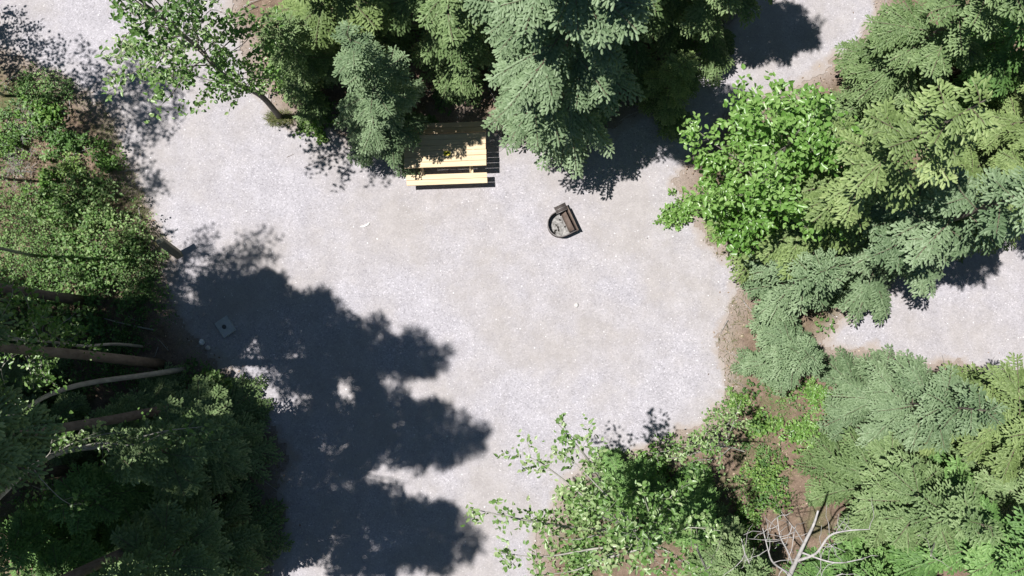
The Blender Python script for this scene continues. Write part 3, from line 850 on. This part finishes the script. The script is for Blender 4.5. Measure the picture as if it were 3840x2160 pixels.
SHR = [
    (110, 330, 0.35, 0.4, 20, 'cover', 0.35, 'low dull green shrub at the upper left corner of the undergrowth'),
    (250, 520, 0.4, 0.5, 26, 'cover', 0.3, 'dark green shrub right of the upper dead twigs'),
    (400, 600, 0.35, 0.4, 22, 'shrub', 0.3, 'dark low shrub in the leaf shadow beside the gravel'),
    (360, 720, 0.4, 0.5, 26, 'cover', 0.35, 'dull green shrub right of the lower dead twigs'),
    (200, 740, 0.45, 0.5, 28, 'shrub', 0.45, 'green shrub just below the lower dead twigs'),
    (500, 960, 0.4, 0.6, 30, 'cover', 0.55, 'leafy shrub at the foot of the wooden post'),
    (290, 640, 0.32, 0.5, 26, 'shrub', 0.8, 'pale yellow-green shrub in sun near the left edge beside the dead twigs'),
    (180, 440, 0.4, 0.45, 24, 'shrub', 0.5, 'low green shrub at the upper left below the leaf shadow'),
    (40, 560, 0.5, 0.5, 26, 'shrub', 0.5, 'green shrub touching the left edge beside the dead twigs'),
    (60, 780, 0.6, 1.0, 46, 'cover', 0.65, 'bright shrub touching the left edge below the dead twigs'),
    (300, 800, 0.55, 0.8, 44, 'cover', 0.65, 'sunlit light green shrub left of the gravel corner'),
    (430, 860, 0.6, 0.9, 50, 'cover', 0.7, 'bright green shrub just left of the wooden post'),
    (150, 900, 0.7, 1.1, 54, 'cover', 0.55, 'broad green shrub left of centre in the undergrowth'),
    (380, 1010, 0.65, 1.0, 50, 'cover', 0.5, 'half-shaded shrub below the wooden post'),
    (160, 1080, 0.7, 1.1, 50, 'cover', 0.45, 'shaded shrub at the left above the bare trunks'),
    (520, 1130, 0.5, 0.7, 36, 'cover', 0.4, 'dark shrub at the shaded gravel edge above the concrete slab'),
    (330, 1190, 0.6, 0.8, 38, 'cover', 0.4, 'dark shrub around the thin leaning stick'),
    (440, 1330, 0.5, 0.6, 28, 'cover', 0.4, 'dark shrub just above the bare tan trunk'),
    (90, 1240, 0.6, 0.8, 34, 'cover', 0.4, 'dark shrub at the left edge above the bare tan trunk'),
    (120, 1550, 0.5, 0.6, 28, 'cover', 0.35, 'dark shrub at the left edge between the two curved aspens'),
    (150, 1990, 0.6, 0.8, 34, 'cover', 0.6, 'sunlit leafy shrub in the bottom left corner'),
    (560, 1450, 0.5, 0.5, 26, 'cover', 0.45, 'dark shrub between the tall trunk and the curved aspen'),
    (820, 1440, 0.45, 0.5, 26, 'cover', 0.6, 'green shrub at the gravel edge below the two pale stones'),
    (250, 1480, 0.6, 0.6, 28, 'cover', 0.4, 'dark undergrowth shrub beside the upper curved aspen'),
    (1060, 270, 0.4, 0.45, 26, 'poplar', 0.6, 'bright leafy shrub behind the leaning aspen stem'),
    (1180, 470, 0.3, 0.35, 18, 'shrub', 0.55, 'small shrub on the shadow of the aspen stem'),
    (2570, 780, 0.38, 0.3, 24, 'poplar', 0.7, 'bright low leafy plant creeping on to the gravel below the poplar'),
    (2510, 825, 0.28, 0.2, 14, 'poplar', 0.75, 'lowest bright leafy plant at the right pad edge'),
    (2850, 1590, 0.3, 0.3, 18, 'shrub', 0.6, 'small green plant on the brown patch at the lower right of the pad'),
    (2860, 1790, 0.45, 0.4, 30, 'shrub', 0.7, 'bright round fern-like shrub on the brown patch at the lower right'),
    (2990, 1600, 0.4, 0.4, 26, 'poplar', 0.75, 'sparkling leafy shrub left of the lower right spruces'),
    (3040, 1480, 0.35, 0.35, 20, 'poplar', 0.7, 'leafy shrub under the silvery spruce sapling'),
    (2760, 1500, 0.22, 0.25, 14, 'shrub', 0.6, 'small green tuft at the right rim of the pad'),
    (2450, 1760, 0.4, 0.6, 28, 'poplar', 0.55, 'leafy shrub at the upper edge of the bottom thicket'),
    (2180, 1900, 0.4, 0.6, 26, 'aspen', 0.6, 'pale leafy shrub at the left side of the bottom thicket'),
    (2800, 1960, 0.4, 0.5, 26, 'shrub', 0.5, 'green shrub in the shade above the bare snag'),
    (2180, 2130, 0.35, 0.5, 22, 'aspen', 0.55, 'leafy shrub at the bottom edge beside the gravel'),
]
for i, (px, py, r, h, n, mat, tint, lab) in enumerate(SHR):
    shrub(px, py, r, h, n, 100 + i, lab, mat, 0.075 if mat in ('poplar', 'aspen') else (0.05, 0.085, 0.065)[i % 3], tint)
shrub(135, 465, 0.42, 0.35, 22, 140, 'upper dead grey shrub of tangled twigs at the left edge', dead=True)
shrub(80, 630, 0.50, 0.35, 30, 141, 'lower dead grey shrub of tangled twigs at the left edge', dead=True)

def scatter(n, seed, regions):
    """points in photo-pixel ellipses, off the gravel"""
    rs = np.random.RandomState(seed); out = []
    tot = sum(r[4] for r in regions)
    for (cx, cy, rx, ry, w) in regions:
        k = int(n * w / tot)
        a = rs.rand(k) * 6.28; q = np.sqrt(rs.rand(k))
        xs = cx + rx * q * np.cos(a); ys = cy + ry * q * np.sin(a)
        out.append(PW(np.column_stack([xs, ys])))
    p = np.concatenate(out)
    return p, rs

def ground_cover():
    p, rs = scatter(2000, 71, [(230, 700, 330, 450, 5), (300, 950, 330, 230, 5), (250, 1150, 420, 200, 4), (150, 450, 200, 160, 2), (400, 1420, 450, 160, 3), (300, 1700, 520, 330, 4), (700, 1900, 350, 350, 3),
                               (2850, 1600, 180, 160, 1.2), (2900, 1800, 160, 130, 1), (3050, 1650, 250, 250, 1.2), (2500, 1900, 420, 230, 2), (1050, 260, 90, 90, .6), (2560, 800, 70, 50, .5), (2900, 500, 260, 300, 1), (3350, 1200, 500, 500, 1.5), (1500, 200, 420, 300, 1.2), (2300, 200, 350, 300, 1), (3300, 2000, 500, 300, 1.2)])
    sd = gravel_sd(p)
    keep = (sd < -0.02) & (wobble(p, 0.45, 3) > -0.12)
    p = p[keep]
    mb = MB()
    for c in p:
        k = rs.randint(14, 40); r = 0.07 + 0.20 * rs.rand(); h = 0.06 + 0.45 * rs.rand() ** 2
        a = rs.rand(k) * 6.28; q = r * np.sqrt(rs.rand(k))
        pos = np.column_stack([c[0] + q * np.cos(a), c[1] + q * np.sin(a), 0.03 + h * rs.rand(k) ** 0.6])
        d = unit(np.column_stack([np.cos(a), np.sin(a), np.zeros(k)]) + rs.normal(0, .5, (k, 3)) * (1, 1, .4))
        nr = unit(rs.normal(0, .35, (k, 3)) + (0, 0, 1))
        ln = (0.028 + 0.05 * rs.rand() ** 2) * (0.7 + 0.6 * rs.rand(k))
        leaves(mb, pos, d, nr, ln, ln * 0.68, rs.normal(0.42, .24) + rs.normal(0, .12, k))
    o = link('ground_cover', mb.mesh('ground_cover'), M['cover'], kind='stuff')
    tag(o, 'low green leafy ground cover under the trees', 'undergrowth')

    g, rs = scatter(15000, 72, [(230, 620, 330, 400, 5), (480, 640, 120, 260, 2.5), (560, 880, 90, 160, 1.2), (250, 1000, 350, 250, 2), (1050, 445, 50, 26, 0.8), (2900, 1620, 200, 200, 1.2), (2760, 1250, 70, 300, .6), (900, 1900, 180, 260, 1.0), (2700, 950, 90, 90, .5)])
    sd = gravel_sd(g)
    k = (sd < 0.10) & (rs.rand(len(g)) < np.clip(0.9 - np.maximum(sd, 0) * 8, 0.1, 1))
    near = np.hypot(*(g - P(1050, 445)[:2]).T) < 0.3
    g = g[k | near]; n = len(g)
    d = unit(rs.normal(0, .55, (n, 3)) * (1, 1, 0) + (0, 0, .6))
    mb2 = MB()
    blades(mb2, np.column_stack([g, np.full(n, 0.0)]), d, 0.08 + 0.16 * rs.rand(n), 0.006 + 0.006 * rs.rand(n), rs.normal(.5, .25, n))
    o = link('grass', mb2.mesh('grass'), M['grass'], kind='stuff')
    tag(o, 'sparse grass along the gravel edges and between the shrubs', 'grass')
ground_cover()

def litter():
    rs = np.random.RandomState(81); n = 42000
    p = np.column_stack([rs.uniform(-13, 13, n), rs.uniform(-6, 10, n)])
    sd = gravel_sd(p)
    pr = np.where(sd < 0, 0.9, np.where(sd > 0.5, 0, 0.30 * np.exp(-sd / 0.18)))
    p = p[rs.rand(n) < pr]; n = len(p)
    a = rs.rand(n) * 6.28
    d = np.column_stack([np.cos(a), np.sin(a), rs.normal(0, .15, n)])
    nr = unit(rs.normal(0, .3, (n, 3)) + (0, 0, 1))
    ln = 0.02 + 0.045 * rs.rand(n) ** 1.5
    mb = MB()
    z = np.where(gravel_sd(p) < 0, 0.03, 0.009) + 0.02 * rs.rand(n)
    leaves(mb, np.column_stack([p, z]), d, nr, ln, ln * (0.25 + 0.5 * rs.rand(n)), rs.normal(.5, .25, n), 0.1)
    o = link('leaf_litter', mb.mesh('leaf_litter'), M['litter'], kind='stuff')
    tag(o, 'dry brown leaf litter on the forest floor', 'leaf litter')
    mb = MB(); n = 520
    p = np.column_stack([rs.uniform(-12.5, 12.5, n), rs.uniform(-6, 9, n)])
    p = p[gravel_sd(p) < 0.05]
    for c in p:
        az = rs.rand() * 6.28
        pts = curve((c[0], c[1], 0.05 + 0.03 * rs.rand()), (math.cos(az), math.sin(az), 0.02), 0.25 + 0.9 * rs.rand() ** 2, rs, 4, 0.14)
        pts[:, 2] = np.clip(pts[:, 2], 0.03, 0.2)
        tube(mb, pts, np.linspace(0.007 + 0.006 * rs.rand(), 0.003, 5), 3)
    o = link('fallen_twigs', mb.mesh('fallen_twigs'), M['dead'], kind='stuff')
    tag(o, 'fallen grey twigs scattered under the trees', 'twigs')
litter()

# ------------------------------------------------------------------ picnic table
def plank_material():
    m, nt, out = new_mat('varnished_plank')
    oi = N(nt, 'ShaderNodeObjectInfo')
    tc = N(nt, 'ShaderNodeTexCoord')
    mp = N(nt, 'ShaderNodeMapping'); mp.inputs['Scale'].default_value = (0.8, 14, 14)
    nt.links.new(tc.outputs['Object'], mp.inputs['Vector'])
    add = N(nt, 'ShaderNodeVectorMath', operation='ADD')
    nt.links.new(mp.outputs[0], add.inputs[0])
    cmb = N(nt, 'ShaderNodeCombineXYZ')
    mul = N(nt, 'ShaderNodeMath', operation='MULTIPLY'); mul.inputs[1].default_value = 37.0
    nt.links.new(oi.outputs['Random'], mul.inputs[0])
    for k in range(3):
        nt.links.new(mul.outputs[0], cmb.inputs[k])
    nt.links.new(cmb.outputs[0], add.inputs[1])
    n = noise(nt, 2.2, 6, 0.6, add.outputs[0])
    col = ramp(nt, n.outputs[0], [(0.25, (0.56, 0.41, 0.235)), (0.5, (0.65, 0.505, 0.32)), (0.8, (0.73, 0.60, 0.42))])
    b = N(nt, 'ShaderNodeBsdfPrincipled'); b.inputs['Roughness'].default_value = 0.5
    b.inputs['Specular IOR Level'].default_value = 0.4
    nt.links.new(col, b.inputs['Base Color'])
    bp = N(nt, 'ShaderNodeBump'); bp.inputs['Strength'].default_value = 0.25; bp.inputs['Distance'].default_value = 0.003
    nt.links.new(n.outputs[0], bp.inputs['Height']); nt.links.new(bp.outputs[0], b.inputs['Normal'])
    nt.links.new(b.outputs[0], out.inputs['Surface'])
    return m
M['plank'] = plank_material()
M['bolt'] = solid('bolt_steel', (0.25, 0.24, 0.23), (0.4, 0.39, 0.38), 20, 0.5, 0, 0.5, metallic=0.6)

def picnic_table():
    # bench front-left and front-right corners in the photograph give place and heading
    a, c = P(1524, 697, 0.45)[:2], P(1828, 686, 0.45)[:2]
    ang = math.atan2(c[1] - a[1], c[0] - a[0])
    L = float(np.hypot(*(c - a)))
    u = (c - a) / L; v = np.array((-u[1], u[0]))
    mid = (a + c) / 2
    # table axis lies 0.68 m behind the front edge of the front bench
    org = mid + v * 0.72
    r = empty('picnic_table', (org[0], org[1], 0.008), 'yellowish varnished wooden picnic table with attached benches, half in tree shade', 'picnic table')
    r.rotation_euler = (0, 0, ang)
    top_me = bevel_box_mesh('top_plank', (L, 0.121, 0.042), 0.006)
    bench_me = bevel_box_mesh('bench_plank', (L * 0.995, 0.119, 0.042), 0.006)
    for i in range(6):
        o = link('plank', top_me, M['plank'], r); o.location = (0.004 * ((i * 7) % 3 - 1), (i - 2.5) * 0.1265, 0.745); o['label'] = 'table top plank'
    for s in (-1, 1):
        for k in (0, 1):
            o = link('bench_plank', bench_me, M['plank'], r)
            o.location = (0.004 * k, s * (0.535 + 0.125 * k), 0.44)
    rail = bevel_box_mesh('cross_rail', (0.042, 1.38, 0.09), 0.004)
    cleat = bevel_box_mesh('cleat', (0.042, 0.72, 0.09), 0.004)
    bm_l = bevel_box_mesh('leg', (0.042, 0.10, 0.86), 0.004)
    for s in (-1, 1):
        x = s * (L / 2 - 0.34)
        o = link('bench_rail', rail, M['plank'], r); o.location = (x, 0, 0.372)
        o = link('top_cleat', cleat, M['plank'], r); o.location = (x, 0, 0.677)
        for q in (-1, 1):
            o = link('leg', bm_l, M['plank'], r)
            o.location = (x + 0.044 * s * -1, q * 0.40, 0.352); o.rotation_euler = (q * math.radians(27), 0, 0)
    brace = bevel_box_mesh('brace', (0.9, 0.042, 0.09), 0.004)
    for s in (-1, 1):
        o = link('brace', brace, M['plank'], r); o.location = (s * 0.26, 0, 0.54); o.rotation_euler = (0, s * math.radians(-24), 0)
    # bolt heads on the planks over the cleats
    mb = MB(); an = np.arange(8) * math.pi / 4
    V = np.vstack([np.column_stack([0.009 * np.cos(an), 0.009 * np.sin(an), np.zeros(8)]), np.column_stack([0.006 * np.cos(an), 0.006 * np.sin(an), np.full(8, .004)]), [[0, 0, .005]]])
    F = []
    for j in range(8):
        F += [(j, (j + 1) % 8, 8 + (j + 1) % 8), (j, 8 + (j + 1) % 8, 8 + j), (8 + j, 8 + (j + 1) % 8, 16)]
    mb.add(V, F); bolt = mb.mesh('bolt')
    for s in (-1, 1):
        for i in range(6):
            o = link('bolt', bolt, M['bolt'], r); o.location = (s * (L / 2 - 0.34), (i - 2.5) * 0.1265, 0.7655)
    # yellow notice fixed to the table top, with dark pictogram
    M['yellow'] = solid('yellow_notice', (0.62, 0.55, 0.02), (0.72, 0.64, 0.03), 30, 0.5, 0, 0.4)
    M['black'] = solid('black_print', (0.02, 0.02, 0.02), (0.03, 0.03, 0.03), 30, 0.6, 0, 0.3)
    pl = link('notice', bevel_box_mesh('notice', (0.155, 0.105, 0.003), 0.001, 1), M['yellow'], r)
    pl.location = (0.045, -0.068, 0.768); pl['label'] = 'small yellow notice with dark pictogram on the table top'
    mb = MB()
    def blob(cx, cy, rx, ry, n=12):
        aa = np.arange(n) * 2 * math.pi / n
        mb.add(np.vstack([np.column_stack([cx + rx * np.cos(aa), cy + ry * np.sin(aa), np.full(n, .0022)]), [[cx, cy, .0022]]]), [(k, (k + 1) % n, n) for k in range(n)])
    # four-legged animal outline: body, head, legs
    blob(0.0, 0.004, 0.040, 0.017); blob(0.043, 0.006, 0.016, 0.012); blob(0.050, 0.017, 0.005, 0.005)
    blob(-0.030, -0.018, 0.008, 0.016); blob(-0.012, -0.018, 0.006, 0.014); blob(0.022, -0.018, 0.007, 0.016)
    mb.v = [np.asarray(x) + np.array((0, 0, 0.0001 * i)) for i, x in enumerate(mb.v)]
    link('pictogram', mb.mesh('pictogram'), M['black'], pl)
picnic_table()

# ------------------------------------------------------------------ fire ring
def fire_ring():
    M['steel'] = solid('fire_steel', (0.045, 0.038, 0.036), (0.11, 0.09, 0.085), 9, 0.65, 0.3, 0.4)
    M['rust'] = solid('rusty_steel', (0.085, 0.062, 0.052), (0.20, 0.155, 0.13), 11, 0.8, 0.4, 0.3)
    M['weathered_steel'] = solid('weathered_steel', (0.13, 0.115, 0.115), (0.24, 0.22, 0.22), 12, 0.7, 0.2, 0.4)
    M['ash'] = solid('ash', (0.10, 0.095, 0.09), (0.42, 0.41, 0.40), 16, 0.95, 0.8, 0.1, bscale=30, dist=0.02)
    M['char'] = solid('charcoal', (0.015, 0.014, 0.013), (0.06, 0.055, 0.05), 25, 0.9, 0.5, 0.2)
    c = P(2100, 846, 0)
    r = empty('fire_ring', (c[0], c[1], 0.008), 'dark steel fire ring with square back and grate standing on the gravel', 'fire ring')
    r.rotation_euler = (0, 0, math.radians(25))          # local +x points to the square back
    R, Hh, th = 0.295, 0.26, 0.008
    # outline: semicircle on -x, straight sides to the flat back at +x
    out = [(R, -R), (R, R)] + [(R * math.cos(a), R * math.sin(a)) for a in np.linspace(math.pi / 2, 3 * math.pi / 2, 25)]
    out = np.array([(0.27, -R)] + [(0.27, R)] + out[2:])
    def wall(pts, closed, h0, h1, name, mat):
        mb = MB(); n = len(pts); pts = np.array(pts)
        nr = np.roll(pts, -1, 0) - np.roll(pts, 1, 0)
        if not closed:
            nr[0] = pts[1] - pts[0]; nr[-1] = pts[-1] - pts[-2]
        nr = unit(np.column_stack([nr[:, 1], -nr[:, 0]]))
        i_ = pts - nr * th
        V = np.vstack([np.column_stack([pts, np.full(n, h0)]), np.column_stack([pts, np.full(n, h1)]), np.column_stack([i_, np.full(n, h0)]), np.column_stack([i_, np.full(n, h1)])])
        F = []
        for k in range(n if closed else n - 1):
            q = (k + 1) % n
            F += [(k, q, n + q), (k, n + q, n + k), (2 * n + q, 2 * n + k, 3 * n + k), (2 * n + q, 3 * n + k, 3 * n + q), (n + k, n + q, 3 * n + q), (n + k, 3 * n + q, 3 * n + k)]
        mb.add(V, F)
        return link(name, mb.mesh(name), M[mat], r)
    side = [(0.27, R)] + [(R * math.cos(a), R * math.sin(a)) for a in np.linspace(math.pi / 2, 3 * math.pi / 2, 25)] + [(0.27, -R)]
    wall(side, False, 0.0, Hh, 'ring_wall', 'steel')
    # rolled rim
    mb = MB(); tube(mb, [(x, y, Hh) for x, y in side], 0.011, 6); link('rim', mb.mesh('rim', True), M['weathered_steel'], r)
    # back panel, leaning outwards
    mb = MB(); Mx = Matrix.Translation((0.272, 0, 0)) @ Matrix.Rotation(math.radians(6), 4, 'Y')
    box(mb, (0.004, -R - 0.012, 0.0), (0.014, R + 0.012, Hh + 0.05), 0, Mx)
    link('back_panel', mb.mesh('back_panel'), M['rust'], r)
    # sloping rusty apron in front of the back panel
    mb = MB(); Mx = Matrix.Translation((0.12, 0, 0.075)) @ Matrix.Rotation(math.radians(-40), 4, 'Y')
    box(mb, (0.0, -R * 0.82, 0), (0.16, R * 0.80, 0.006), 0, Mx)
    link('inner_plate', mb.mesh('inner_plate'), M['rust'], r)
    # ash bed
    mb = MB(); rs = np.random.RandomState(9)
    rr = np.array([0, .06, .12, .18, .24, .282]); na = 28
    V = [(0, 0, .07)]
    for q in rr[1:]:
        for k in range(na):
            a = k * 6.283 / na
            x, y = q * math.cos(a), q * math.sin(a)
            V.append((min(x, 0.25), y, 0.055 + 0.02 * rs.rand() - 0.03 * (q / .28)))
    F = [(0, 1 + k, 1 + (k + 1) % na) for k in range(na)]
    for j in range(len(rr) - 2):
        for k in range(na):
            a0 = 1 + j * na + k; b0 = 1 + j * na + (k + 1) % na
            F += [(a0, a0 + na, b0 + na), (a0, b0 + na, b0)]
    mb.add(V, F); link('ash_bed', mb.mesh('ash_bed', True), M['ash'], r)
    # charred scraps
    ico = bmesh.new(); bmesh.ops.create_icosphere(ico, subdivisions=1, radius=1.0)
    for v in ico.verts:
        v.co *= 0.75 + 0.5 * rs.rand()
    cm = bpy.data.meshes.new('charcoal_lump'); ico.to_mesh(cm); ico.free()
    for k in range(9):
        o = link('charcoal_lump', cm, M['char'], r)
        a = rs.rand() * 6.28; q = 0.2 * math.sqrt(rs.rand())
        s = 0.012 + 0.014 * rs.rand()
        o.location = (q * math.cos(a) - 0.03, q * math.sin(a), 0.072); o.scale = (s * 1.5, s, s * .7); o.rotation_euler = (0, 0, rs.rand() * 6)
    # swing-over grate folded upright at one corner: plate with two light bars
    mb = MB(); box(mb, (0.02, R - 0.055, Hh + 0.012), (0.30, R + 0.115, Hh + 0.020))
    g = link('grate', mb.mesh('grate'), M['steel'], r)
    for k in range(3):
        mb = MB(); y = R - 0.05 + 0.08 * k
        tube(mb, [(0.015, y, Hh + 0.024), (0.305, y, Hh + 0.024)], 0.0055, 5)
        link('grate_bar', mb.mesh('grate_bar'), M['bolt'], g)
    mb = MB(); tube(mb, [(0.018, R - 0.06, Hh + 0.02), (0.018, R + 0.12, Hh + 0.02)], 0.007, 5); link('grate_bar', mb.mesh('grate_bar'), M['bolt'], g)
    # rivets and vent holes
    for k, a in enumerate(np.linspace(math.pi * 0.62, math.pi * 1.38, 6)):
        mb = MB(); x, y = (R - 0.006) * math.cos(a), (R - 0.006) * math.sin(a)
        tube(mb, [(x, y, 0.20), (x * .94, y * .94, 0.20)], 0.010, 6)
        link('rivet', mb.mesh('rivet'), M['bolt'], r)
fire_ring()

# ------------------------------------------------------------------ small things
def rock(name, px, py, size, mat, label, seed, cat='stone', rz=0.0, group=None):
    rs = np.random.RandomState(seed)
    bm = bmesh.new(); bmesh.ops.create_icosphere(bm, subdivisions=3, radius=1.0)
    ph = rs.rand(6, 3) * 4
    for v in bm.verts:
        k = 1.0
        for q in ph:
            k += 0.07 * math.sin(v.co.dot(Vector(q)) * 1.6 + q[0] * 3)
        v.co = Vector((v.co.x * k * size[0], v.co.y * k * size[1], max(v.co.z, -0.6) * k * size[2]))
    for f in bm.faces:
        f.smooth = True
    me = bpy.data.meshes.new(name); bm.to_mesh(me); bm.free()
    o = link(name, me, mat)
    p = P(px, py); o.location = (p[0], p[1], 0.005 + size[2] * 0.5); o.rotation_euler = (0, 0, rz)
    return tag(o, label, cat, group)
M['pale_stone'] = solid('pale_stone', (0.70, 0.71, 0.74), (0.80, 0.81, 0.82), 10, 0.8, 0.4)
M['grey_stone'] = solid('grey_stone', (0.45, 0.44, 0.43), (0.68, 0.66, 0.65), 8, 0.85, 0.5)
rock('stone', 759, 1283, (0.062, 0.075, 0.06), M['pale_stone'], 'larger whiter of two pale round stones beside the concrete slab', 1)
rock('stone', 781, 1305, (0.056, 0.058, 0.05), M['grey_stone'], 'greyer of two pale round stones beside the concrete slab', 2)
rock('stone', 2161, 1144, (0.048, 0.052, 0.035), M['grey_stone'], 'lone small stone in the middle of the open gravel', 3)

# concrete slab in the shade
def slab():
    M['concrete'] = solid('concrete', (0.40, 0.42, 0.44), (0.52, 0.54, 0.56), 9, 0.9, 0.5)
    q = [P(851, 1185), P(887, 1240), P(847, 1266), P(805, 1212)]
    c = sum(q) / 4
    r = empty('concrete_slab', (c[0], c[1], 0.006), 'square grey concrete slab lying in the shade at the left of the pad', 'slab')
    e = q[1] - q[0]; r.rotation_euler = (0, 0, math.atan2(e[1], e[0]))
    o = link('slab', bevel_box_mesh('slab', (0.41, 0.34, 0.06), 0.008), M['concrete'], r); o.location = (0, 0, 0.03)
    mb = MB(); an = np.linspace(0, 2 * math.pi, 18, endpoint=False)
    pts = np.column_stack([0.055 * np.cos(an) - .01, 0.05 * np.sin(an) - .02, np.full(18, .066)])
    mb.add(np.vstack([pts, [[-.01, -.02, .072]]]), [(k, (k + 1) % 18, 18) for k in range(18)])
    M['dark_patch'] = solid('dark_lid', (0.06, 0.065, 0.07), (0.12, 0.125, 0.13), 12, 0.8, 0.3)
    link('lid', mb.mesh('lid'), M['dark_patch'], r)
slab()

# weathered post at the left edge of the pad
def post():
    M['weathered'] = solid('weathered_post', (0.21, 0.195, 0.14), (0.36, 0.34, 0.26), 6, 0.9, 0.6, 0.2, (4, 4, 0.6))
    b = P(672, 957)
    r = empty('wooden_post', b, 'short weathered square wooden post at the left edge of the pad', 'post')
    r.rotation_euler = (math.radians(-12), math.radians(2), math.radians(30))
    o = link('shaft', bevel_box_mesh('post_shaft', (0.17, 0.14, 1.05), 0.012), M['weathered'], r); o.location = (0, 0, 0.50)
    o = link('cap', bevel_box_mesh('post_cap', (0.165, 0.135, 0.03), 0.012), M['weathered'], r); o.location = (0, 0, 1.042)
post()

# white curved strip of bark on the gravel
def strip():
    M['white_strip'] = solid('white_strip', (0.74, 0.73, 0.70), (0.82, 0.81, 0.79), 15, 0.7, 0.1)
    pts = bez([P(1351, 849, .012), P(1362, 849, .016), P(1374, 844, .02), P(1381, 840, .02), P(1386, 834, .014)], 6)
    mb = MB(); n = len(pts)
    tan = unit(np.gradient(pts, axis=0)); s = np.column_stack([-tan[:, 1], tan[:, 0], np.zeros(n)])
    w = 0.020 * np.sin(np.linspace(0.35, 2.8, n))[:, None] + 0.004
    a, c = pts + s * w, pts - s * w; m = pts + np.array((0, 0, .008))
    V = np.vstack([a, m, c]); F = []
    for k in range(n - 1):
        F += [(k, k + 1, n + k + 1), (k, n + k + 1, n + k), (n + k, n + k + 1, 2 * n + k + 1), (n + k, 2 * n + k + 1, 2 * n + k)]
    mb.add(V, F)
    o = link('bark_strip', mb.mesh('bark_strip', True), M['white_strip'])
    tag(o, 'small curved white strip lying on the gravel left of the bench', 'strip')
    so = o.modifiers.new('thickness', 'SOLIDIFY'); so.thickness = 0.003
strip()

# sticks: lying and leaning
def stick(lab, pts, r0, r1, mat='dead'):
    w = bez([P(*p) for p in pts], 6); o0 = w[0].copy(); o0[2] = 0
    mb = MB(); tube(mb, w - o0, np.linspace(r0, r1, len(w)), 5)
    o = link('stick', mb.mesh('stick', True), M[mat]); o.location = tuple(o0)
    tag(o, lab, 'stick', 'fallen sticks')
stick('thin pale stick lying in the dark undergrowth left of the concrete slab', [(580, 1238, 0.05), (500, 1222, 0.15), (440, 1208, 0.25), (390, 1194, 0.3)], 0.022, 0.012, 'bark_pale')
stick('short thin twig lying on the gravel near the upper left leaf shadow', [(478, 200, .012), (479, 212, .014), (480, 226, .012)], 0.006, 0.004, 'twig')
stick('thin twig on the gravel left of the picnic table', [(1075, 590, .012), (1088, 584, .014), (1103, 577, .012)], 0.006, 0.003, 'twig')
stick('long thin twig on the gravel left of the picnic table', [(1205, 594, .012), (1225, 588, .016), (1248, 582, .012)], 0.006, 0.003, 'twig')
stick('thin twig on the gravel below the table twigs', [(1140, 628, .012), (1155, 622, .014), (1172, 617, .012)], 0.005, 0.003, 'twig')
